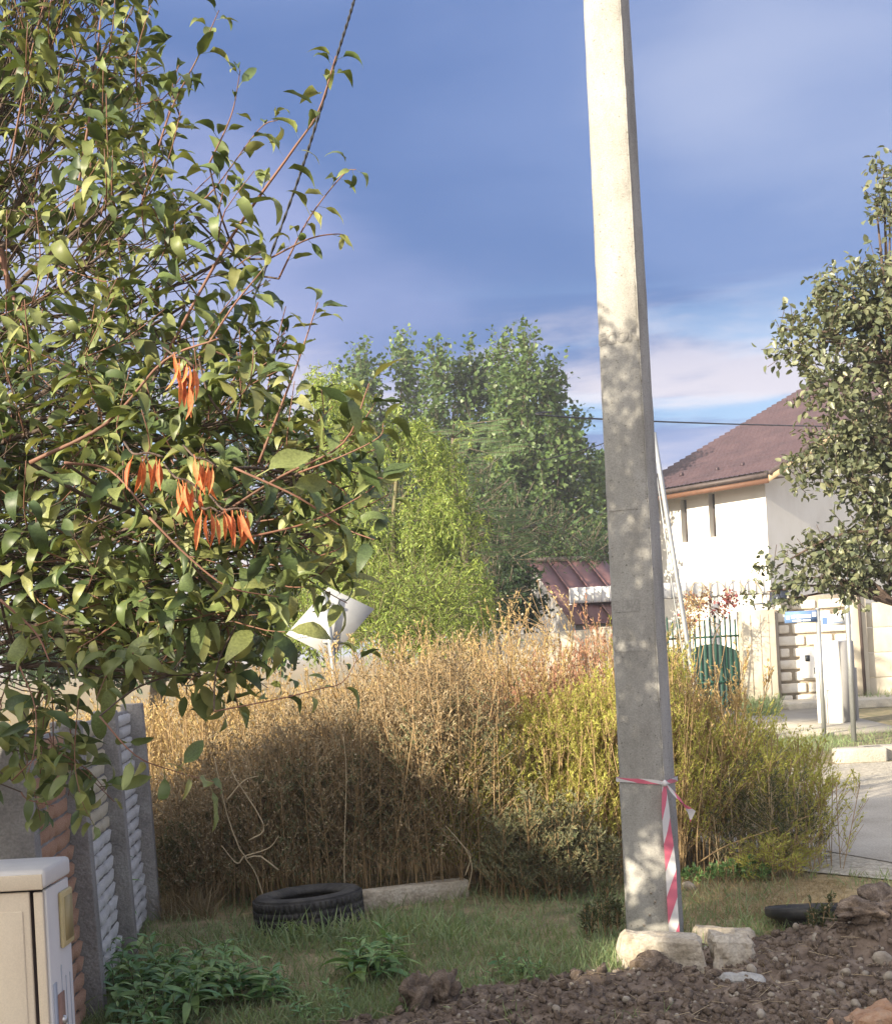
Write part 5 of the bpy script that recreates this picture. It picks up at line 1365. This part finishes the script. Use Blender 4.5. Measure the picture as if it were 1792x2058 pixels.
crown_tree('willow_shrub', 'low yellow green leafy shrub between the diamond sign and the shed', base_of(790, 14.5), [B(u, v, 14.5 + dz, a, c_) for u, v, dz, a, c_ in ((740, 1190, .3, 70, 60), (830, 1200, .2, 80, 70), (890, 1215, 0, 55, 60), (680, 1240, 0, 60, 50), (770, 1260, -.3, 80, 40), (860, 1280, -.2, 70, 40), (620, 1260, .3, 50, 50))], NARROW, .10, 'willow_leaf', 9000, None, 18, .04, 'herb_stem', spread=.25, droop=.3, limb_r=.012, cat='shrub')
crown_tree('hedge', 'dark green hedge mass behind the concrete wall', base_of(1000, 28), [B(990, 1215, 28, 60, 45), B(1045, 1190, 28, 32, 50), B(1050, 1215, 28, 40, 40), B(930, 1240, 28, 60, 40), B(1030, 1150, 28, 30, 40), B(600, 1250, 24, 110, 70), B(450, 1270, 24, 120, 70), B(300, 1290, 24, 120, 70), B(130, 1300, 24, 130, 70)], OVAL, .13, 'dark_leaf', 15000, None, 19, .05, spread=.3, limb_r=.02, cat='hedge')
# vine on the gate and grass tufts along the yards
crown_tree('climbing_vine', 'vine with dark red leaves hanging over the green gate', base_of(1440, 25.9), [B(1440, 1215, 25.9, 32, 12, 16), B(1400, 1215, 25.9, 26, 14, 16), B(1465, 1208, 25.9, 14, 12, 10), B(1385, 1250, 25.9, 10, 24, 10)], OVAL, .075, 'vine_red', 520, None, 15, .03, spread=.2, limb_r=.012, cat='vine')
crown_tree('weedy_climber', 'amber climber dried on the gate beside the leaning pipe', base_of(1385, 24.5), [B(1380, 1250, 24.5, 10, 40, 10), B(1368, 1330, 24.5, 13, 60, 12), B(1400, 1212, 24.5, 14, 16, 10), B(1358, 1390, 24.5, 16, 40, 12)], NARROW, .12, 'weed_amber', 1500, None, 16, .03, spread=.2, limb_r=.012, cat='vine')

# ------------------------------------------------------------------ grass and weeds
BLADE = [blade_tpl(.055, c, 2) for c in (.4, .8, 1.2)]
def tuft_batch(P, h, mats, seed, lean=.45, wid=1.0):
    r = np.random.default_rng(seed); b = Batch(); n = len(P)
    D = norm(np.stack([r.normal(0, lean, n), r.normal(0, lean, n), np.ones(n)], 1)); U = norm(r.normal(size=(n, 3)) * [1, 1, .2]); ch = r.integers(0, 3, n)
    Rm = frames(D, U, h) * np.array([wid, 1, 1])
    for q in range(3): b.inst(BLADE[q], Rm[ch == q], P[ch == q])
    return b
def scatter(n, u0, u1, v0, v1, seed):
    r = np.random.default_rng(seed); P = np.array([gnd(a, c) for a, c in zip(r.uniform(u0, u1, n), r.uniform(v0, v1, n))]); P[:, 2] = gh(P[:, 0], P[:, 1]) - .004; return P
P = scatter(64000, 120, 1792, 1760, 2075, 50)
den = .75 + .9 * fbm(P[:, 0] * 1.8, P[:, 1] * 1.8, 60) - .95 * soil_mask(P[:, 0], P[:, 1]) - .55 * np.clip((P[:, 0] - .9) / .6, 0, 1)
den += .5 * np.exp(-((P[:, 0] - TY[0] - .25) ** 2 / .6 + (P[:, 1] - 7.1) ** 2 / .16))
P = P[(rng.uniform(size=len(P)) < den) & (np.hypot(P[:, 0] - TY[0], P[:, 1] - TY[1]) > .33)]
hh = (.040 + .085 * rng.uniform(size=len(P)) ** 1.8) * (1 + 1.3 * np.exp(-((P[:, 0] - TY[0] - .2) ** 2 / .5 + (P[:, 1] - TY[1] + .45) ** 2 / .05)))
tag(part('grass', tuft_batch(P, hh, None, 51), MT['grass'], None, False), 'short green grass around tyre and fence', 'grass', kind='stuff')
P = np.concatenate([scatter(17000, 120, 1792, 1760, 2075, 52), scatter(5000, 1380, 1700, 1770, 1850, 53)])
den = .35 + .8 * fbm(P[:, 0] * 2.2 + 5, P[:, 1] * 2.2, 61) - .8 * soil_mask(P[:, 0], P[:, 1]) + .4 * (P[:, 0] > 1.0); P = P[rng.uniform(size=len(P)) < den]
tag(part('dry_grass', tuft_batch(P, .03 + .05 * rng.uniform(size=len(P)), None, 54, .9), MT['dry_grass'], None, False), 'flattened straw coloured dead grass', 'grass', kind='stuff')
P = scatter(1700, 318, 430, 1775, 1850, 55)
tag(part('straw_tuft', tuft_batch(P, .10 + .20 * rng.uniform(size=len(P)), None, 56, .45, .35), MT['dry_grass'], None, False), 'dry straw tuft at the end post of the garden fence', 'grass')
for k, (u0, u1, v0, v1, n, h, lab) in enumerate(((1495, 1565, 1425, 1445, 700, .45, 'long grass tuft at the foot of the concrete gate pillar'), (1580, 1650, 1405, 1418, 600, .38, 'grass tuft under the pale meter box'), (1728, 1800, 1395, 1420, 900, .42, 'grass tuft along the beige panel wall'))):
    P = scatter(n, u0, u1, v0, v1, 70 + k); P[:, 2] = .0 if k == 2 else .05
    if k == 1: P[:, 2] = .15
    tag(part('grass_tuft', tuft_batch(P, h * (.4 + .7 * rng.uniform(size=n)), None, 75 + k, .4, .7), MT['grass'], None, False), lab, 'grass', 'grass tufts along the yard walls')
P = scatter(9000, 1480, 1900, 1470, 1512, 79); P[:, 2] = 0.0
P = P[rng.uniform(size=len(P)) < .35 + .9 * fbm(P[:, 0] * 1.3, P[:, 1] * .8, 63)]
tag(part('verge_grass', tuft_batch(P, .05 + .09 * rng.uniform(size=len(P)), None, 80, .5, 1.2), MT['grass'], None, False), 'thin green grass on the far verge around the sign posts', 'grass', kind='stuff')

SPIKE = (NARROW[0] * [1.5, 1, 1.3], NARROW[1], NARROW[2])
def weeds(name, label, P, H, leafmat, seed, nb=14, nl=16, ls=.03, steep=1.3, seeds=0, tpl=DIA, blen=.34, stemmat='stem_dry', cat='weeds', kind='stuff', lean=.1, spike=False, q0=.1):
    """bushy upright weeds: stems, rising side branches, small leaves and seed heads"""
    r = np.random.default_rng(seed); n = len(P)
    top = P + np.stack([r.normal(0, lean, n) * H, r.normal(0, lean, n) * H, H], 1)
    b = Batch(); stems(b, P, top, .0032, 1)
    tb = r.uniform(.12, .97, (n, nb)); az = r.uniform(0, 6.28, (n, nb))
    base = P[:, None] + (top - P)[:, None] * tb[..., None]
    d = norm(np.stack([np.cos(az), np.sin(az), steep * r.uniform(.6, 1.5, (n, nb))], -1)); L = blen * H[:, None] * (1.1 - .75 * tb) * r.uniform(.6, 1.3, (n, nb))
    tip = base + d * L[..., None]
    stems(b, base.reshape(-1, 3), tip.reshape(-1, 3), .0016, 1)
    q = r.uniform(q0, 1.05, (n, nb, nl)); X = base[:, :, None] + (tip - base)[:, :, None] * q[..., None]
    D = d[:, :, None] * (1.3 if spike else .8) + r.normal(size=(n, nb, nl, 3)) * .55 + [0, 0, .25];
    if spike: X = X + np.array([0, 0, 1.]) * (.25 * L[:, :, None] * q ** 2)[..., None]
    U = r.normal(size=(n, nb, nl, 3)) + [0, 0, .4]
    X, D, U = X.reshape(-1, 3), D.reshape(-1, 3), U.reshape(-1, 3); k = X[:, 2] > .02; X, D, U = X[k], D[k], U[k]
    b.inst(tpl, frames(D, U, ls * r.uniform(.5, 1.5, len(X))), X, 0)
    if seeds:
        m = int(len(X) * seeds); i = r.choice(len(X), m, False); b.inst(OCT, np.tile(np.eye(3), (m, 1, 1)) * (.004 + .004 * r.uniform(size=m))[:, None, None], X[i] + r.normal(0, .012, (m, 3)), 2)
    o = part(name, b, [MT[leafmat], MT[stemmat], MT['seed']], None, False); tag(o, label, cat, kind=kind); return o
def field(n, x0, x1, y0, y1, seed):
    r = np.random.default_rng(seed); return np.stack([r.uniform(x0, x1, n), r.uniform(y0, y1, n), np.zeros(n)], 1)
def hmap(x, y):
    h = np.interp(x, [-4, -2, -1.2, -.5, .2, .8, 1.3, 1.6, 1.85, 2.15, 2.5, 2.9], [1.55, 1.5, 1.5, 1.55, 1.48, 1.36, 1.38, 1.4, 1.1, .92, .6, .3])
    return h * (.93 + .30 * fbm(x * 1.7, y * 1.7, 90) + .12 * fbm(x * 6, y * 6, 95)) * (.74 + .26 * np.clip((y - 7.8) / .8, 0, 1))
def wf(name, label, mat, n, x0, x1, y0, y1, seed, hs=1.0, **k):
    P = field(n, x0, x1, y0, y1, seed); H = hmap(P[:, 0], P[:, 1]) * hs * np.random.default_rng(seed).triangular(.45, .92, 1.32, n); return weeds(name, label, P, H, mat, seed, **k)
wf('dry_weeds', 'tall straw coloured dried weeds massed below the diamond sign', 'weed_amber', 430, -4.2, .75, 8.7, 11.4, 101, 1.0, nb=15, nl=18, ls=.026, seeds=.05, spike=True, q0=.3, steep=1.6, blen=.26)
wf('reddish_weeds', 'pinkish dried weed plumes in front of the concrete wall', 'weed_red', 230, -.1, 1.4, 8.9, 10.4, 102, 1.06, nb=15, nl=20, ls=.024, seeds=.03, spike=True, q0=.25, steep=2.0, blen=.22)
wf('yellow_weeds', 'yellow green weeds with upright spikes left of the pole', 'weed_green', 390, -.05, 1.5, 8.12, 8.95, 103, .95, nb=13, nl=21, ls=.031, tpl=SPIKE, steep=1.8, spike=True, q0=.25, blen=.27)
wf('mixed_weeds', 'straw coloured stems mixed among the yellow green spikes', 'weed_amber', 110, .0, 1.6, 8.2, 9.5, 104, 1.0, nb=13, nl=16, ls=.024, seeds=.05, spike=True, q0=.3, steep=1.6, blen=.24)
wf('brown_weeds', 'dense brown dead weeds behind the tyre with pale seed dots', 'weed_brown', 360, -2.2, .12, 7.95, 8.9, 105, .95, nb=15, nl=15, ls=.024, seeds=.07, steep=1.1)
wf('tangled_weeds', 'grey green undergrowth tangled through the brown weeds', 'weed_grey', 170, -2.0, .3, 7.9, 8.6, 106, .8, nb=14, nl=17, ls=.026, steep=1.0, seeds=.04)
wf('amber_clump', 'tall amber weed plumes showing right of the pole', 'weed_amber', 70, 1.45, 1.95, 8.5, 9.5, 107, 1.1, nb=16, nl=20, ls=.026, spike=True, q0=.2, steep=1.9, blen=.24)
wf('spiky_weeds', 'sunlit yellow green weeds spreading right of the pole', 'weed_green', 150, 1.4, 2.55, 8.2, 9.3, 108, 1.12, nb=13, nl=23, ls=.03, tpl=SPIKE, steep=1.1, spike=True, q0=.25, blen=.42)
def bush(name, label, mat, u, v, rx, ry, h, n, seed, **k):
    r = np.random.default_rng(seed); g = gnd(u, v); a = r.uniform(0, 6.28, n); q = np.sqrt(r.uniform(size=n))
    P = np.stack([g[0] + rx * q * np.cos(a), g[1] + ry * q * np.sin(a), 0 * a], 1); H = h * (1.05 - .55 * q ** 2) * r.uniform(.8, 1.1, n)
    return weeds(name, label, P, H, mat, seed, **k)
bush('fluffy_bush', 'soft grey green rounded bush in shadow left of the pole foot', 'weed_grey', 1110, 1803, .46, .17, .62, 80, 111, nb=18, nl=20, ls=.024, steep=1.0, cat='bush', kind=None, blen=.4)
bush('shaded_shrub', 'twiggy green shrub at the roadside right of the tape, shade put into its colour', 'shrub_dark', 1535, 1752, .38, .2, .80, 30, 112, nb=16, nl=20, ls=.036, steep=.9, tpl=NARROW, cat='shrub', kind=None, blen=.42, stemmat='straw')  # dark green stands for the pear tree's shadow falling here
bush('low_weed', 'yellow green sprawling weed at the road edge below the shaded shrub', 'weed_green', 1560, 1768, .26, .12, .34, 18, 113, nb=12, nl=14, ls=.038, steep=.5, tpl=NARROW, cat='weed', kind=None, blen=.8)
bush('low_weed', 'small dark weed standing in grass left of the pole foot', 'shrub_dark', 1218, 1880, .12, .08, .26, 14, 114, nb=10, nl=10, ls=.022, cat='weed', kind=None)
bush('low_weed', 'small weed growing in front of the black tub', 'shrub_dark', 1655, 1885, .10, .05, .20, 9, 115, nb=8, nl=9, ls=.026, cat='weed', kind=None, seeds=.06)
bush('low_weed', 'green low weeds under the sunlit shrub right of the tape', 'herb', 1465, 1775, .3, .08, .16, 26, 116, nb=8, nl=10, ls=.026, cat='weed', kind=None)

def stalks(name, label, paths, d, r0, mat, cat, heads=0):
    P0 = at(*paths[0][0], d); root = thing(name, label, cat, (P0[0], d, 0)); b, hd = Batch(), Batch()
    for i, p in enumerate(paths):
        P = np.array([at(u, v, d + .02 * i) for u, v in p]); b.tube(smooth_path(P, 12), np.linspace(r0, r0 * .45, 12), 5)
        if heads: hd.inst(OCT, np.eye(3)[None] * heads, P[-1:])
    part('stems', b, MT[mat], root, True, 'stuff' if len(paths) > 1 else None)
    if heads: part('seed_heads', hd, MT['seed'], root)
rr = random.Random(6)
stalks('dry_branch', 'pale forked dead branch caught in the brown weeds', [[(560, 1750), (520, 1720), (490, 1722), (460, 1650), (445, 1590), (430, 1520)], [(490, 1722), (475, 1735), (445, 1700)], [(490, 1722), (540, 1705), (560, 1680)], [(500, 1690), (530, 1660), (470, 1560), (460, 1530)], [(455, 1610), (490, 1570), (520, 1560)], [(540, 1840), (515, 1760), (490, 1722)]], 7.75, .006, 'straw', 'branch')
stalks('dry_stalk', 'straight pale stalk standing behind the tyre', [[(692, 1800), (692, 1700), (696, 1560), (690, 1480)]], 7.85, .004, 'straw', 'stalk')
stalks('dry_stalk', 'bent pale straw stem left of the fluffy bush', [[(940, 1790), (948, 1740), (930, 1700), (895, 1660)], [(935, 1760), (945, 1720), (920, 1690)]], 7.8, .004, 'straw', 'stalk')
stalks('dry_stalk', 'reddish bare stem among the weeds right of the tape', [[(1405, 1790), (1400, 1700), (1408, 1600), (1430, 1450)], [(1402, 1735), (1460, 1700), (1560, 1665), (1625, 1640)]], 8.1, .006, 'stem_dry', 'stalk')
stalks('seed_head_plant', 'thin stalks with round seed heads in front of the red shed', [[(1090 + rr.uniform(-30, 20), 1330), (1085 + rr.uniform(-40, 30), 1270), (u, v)] for u, v in ((1040, 1190), (1055, 1212), (1068, 1195), (1080, 1168), (1050, 1235), (1100, 1180), (1118, 1200), (1072, 1230), (1128, 1225), (1112, 1240), (1000, 1225), (1010, 1205), (1024, 1240), (985, 1245), (1015, 1260))], 10.8, .0035, 'stem_dry', 'plant', .015)
# straw heap behind the beam
def straw_heap():
    r = np.random.default_rng(33); b = Batch(); n = 260; c = gnd(810, 1800); c[1] += .12
    P = c + np.stack([r.normal(0, .28, n), r.normal(0, .07, n), np.abs(r.normal(0, .05, n))], 1); a = r.uniform(0, 6.28, n); L = r.uniform(.06, .28, n)
    stems(b, P, P + np.stack([np.cos(a) * L, np.sin(a) * L * .6, r.uniform(-.05, .28, n) * L], 1), .0022)
    tag(part('straw_heap', b, MT['straw'], None), 'heap of pale dry straw behind the concrete beam', 'straw', kind='stuff')
straw_heap()

# ------------------------------------------------------------------ broad leaved herbs in the foreground
HERB_T = [leaf_tpl(.24, c, f, 5, .05, .85, tw) for c, f, tw in ((.3, .4, .1), (.55, .5, -.2), (.15, .3, .2), (.75, .5, 0))]
def herb(name, label, px, hgt, size, nodes, maxobj, seed, cat='plant'):
    r = np.random.default_rng(seed); S = [gnd(u, v) for u, v in px]; c = np.mean(S, 0)
    root = thing(name, label, cat, (c[0], c[1], 0)); b = Batch(); X, D, U, Z = [], [], [], []
    for p in S:
        h = hgt * r.uniform(.65, 1.15); p = p.copy(); p[2] = float(gh(p[0], p[1])) - .01
        q = p + np.array([r.normal(0, .22) * h, r.normal(0, .22) * h, h]); P = smooth_path([p, (p + q) / 2 + r.normal(0, .015, 3), q], 10); b.tube(P, np.linspace(.0035, .002, 10), 5)
        for k in range(nodes):
            t = .22 + .78 * (k + 1) / nodes; i = t * 9; a, f_ = min(8, int(i)), i - min(8, int(i)); pos = P[a] * (1 - f_) + P[a + 1] * f_; az = k * 1.57 + r.normal(0, .3)
            for s in (0, math.pi):
                el = -.05 + .55 * t ** 3 + r.normal(0, .15)
                X.append(pos); D.append([math.cos(az + s), math.sin(az + s), el + .25]); U.append([r.normal(0, .2), r.normal(0, .2), 1]); Z.append(size * (1.05 - .55 * t ** 3) * r.uniform(.75, 1.2))
    X, D, U, Z = np.array(X), np.array(D, float), np.array(U), np.array(Z); Rm = frames(D, U, Z); ch = r.integers(0, 4, len(X))
    sc = Z + X[:, 2] * .15 - .02 * X[:, 1]; big = np.zeros(len(X), bool); big[np.argsort(-sc)[:maxobj]] = True
    part('stems', b, MT['herb_stem'], root, True, 'stuff'); me = []
    for q in range(4): t = Batch(); t.add(*HERB_T[q]); me.append(t.mesh('leaf', MT['herb'], True))
    for i in np.nonzero(big)[0]: piece('leaf', me[ch[i]], M4(Rm[i], X[i]), root)
    if (~big).any():
        f = Batch()
        for q in range(4): m = (ch == q) & ~big; f.inst(HERB_T[q], Rm[m], X[m])
        part('small_leaves', f, MT['herb'], root, True, 'stuff')
r = random.Random(14)
herb('leafy_herb', 'big spreading clump of long leaved green herb at the fence foot', [(r.gauss(345, 75), r.gauss(2005, 32)) for _ in range(46)] + [(r.uniform(430, 560), r.uniform(1990, 2030)) for _ in range(10)], .20, .155, 5, 300, 1)
herb('leafy_herb', 'rosette of long pointed leaves in the middle of the grass', [(r.gauss(752, 30), r.gauss(1962, 9)) for _ in range(15)], .20, .15, 5, 150, 2)
herb('leafy_herb', 'small green weed at the edge of the dug soil', [(r.gauss(1030, 24), r.gauss(1962, 6)) for _ in range(13)], .09, .07, 4, 100, 3)
herb('leafy_herb', 'low herb with pale leaves beside the left bottom edge', [(r.uniform(235, 330), r.uniform(2045, 2100)) for _ in range(12)], .13, .10, 4, 90, 4)
herb('tall_herb', 'single tall thin weed climbing along the white fence panels', [(262, 1900), (258, 1905)], .95, .10, 9, 60, 5)
herb('leafy_herb', 'scattered small herbs between big clump and rosette', [(r.uniform(540, 700), r.uniform(1985, 2060)) for _ in range(16)], .08, .07, 4, 128, 6)

# ------------------------------------------------------------------ what stands behind the camera and throws the shade: the neighbour's house
def neighbour_house():
    A = at(720, 1440, 8.4); D = 16.0
    h = -SUNH; rgt = np.array([h[1], -h[0]])                     # shadow direction; right of it
    c = A[:2] + SUNH * D; zr = A[2] + D * TANE; sl, hw, LN = .526, 4.3, 9.0
    ze = zr - sl * hw
    root = thing('neighbour_house', 'house with plain gable behind the viewer throwing the slanting shadow', 'house', (*c, 0))
    def P(x, y, z): q = c + rgt * x - h * y; return np.array([q[0], q[1], z])
    b = Batch(); w = hw - .4
    prof = [(-w, 0), (w, 0), (w, ze + .1), (0, zr - .2), (-w, ze + .1)]
    for y, f in ((.3, 1), (LN, -1)): b.add([P(x, y, z) for x, z in prof], tris=[[0, 1, 2][::f], [0, 2, 4][::f], [4, 2, 3][::f]])
    for x, f in ((-w, 1), (w, -1)): q = [P(x, .3, 0), P(x, .3, ze + .1), P(x, LN, ze + .1), P(x, LN, 0)]; b.quad(*q[::f])
    part('wall', b, MT['wall_concrete'], root)
    for s in (-1, 1):
        b = Batch(); q = [P(0, 0, zr), P(s * hw, 0, ze), P(s * hw, LN + .3, ze), P(0, LN + .3, zr)]; b.slab(q if s < 0 else q[::-1], .12 if s < 0 else .12); part('roof_slope', b, MT['roof_tile'], root)
    b = Batch(); b.box(P(3.95, 1.6, 3.17), (1.15, 1.2, 3.17), [[*rgt, 0], [*-h, 0], [0, 0, 1]]); part('shade_block', b, MT['wall_concrete'], root)  # unseen block added to shade the soil and lower pear leaves
    for x in (-1.8, 1.8):
        b = Batch(); b.box(P(x, .285, 2.0), (.5, .03, .6), [[*rgt, 0], [*-h, 0], [0, 0, 1]]); part('window', b, MT['dark_glass'], root)
neighbour_house()
# ------------------------------------------------------------------ thin haze volume, added in place of lens veil
def added_haze():
    b = Batch(); b.box([0, 480, 6.5], (620, 560, 7.8))
    m, nt, N, L = new_mat('added_haze'); out = N.new('ShaderNodeOutputMaterial'); pv = N.new('ShaderNodeVolumePrincipled')
    pv.inputs['Color'].default_value = (.92, .94, 1, 1); pv.inputs['Density'].default_value = .0016; pv.inputs['Anisotropy'].default_value = .2
    L.new(pv.outputs[0], out.inputs['Volume'])
    o = part('added_haze', b, m, None); o['kind'] = 'stuff'; o['label'] = 'thin haze added over the whole place in place of lens veil'; o['category'] = 'added_haze'
added_haze()
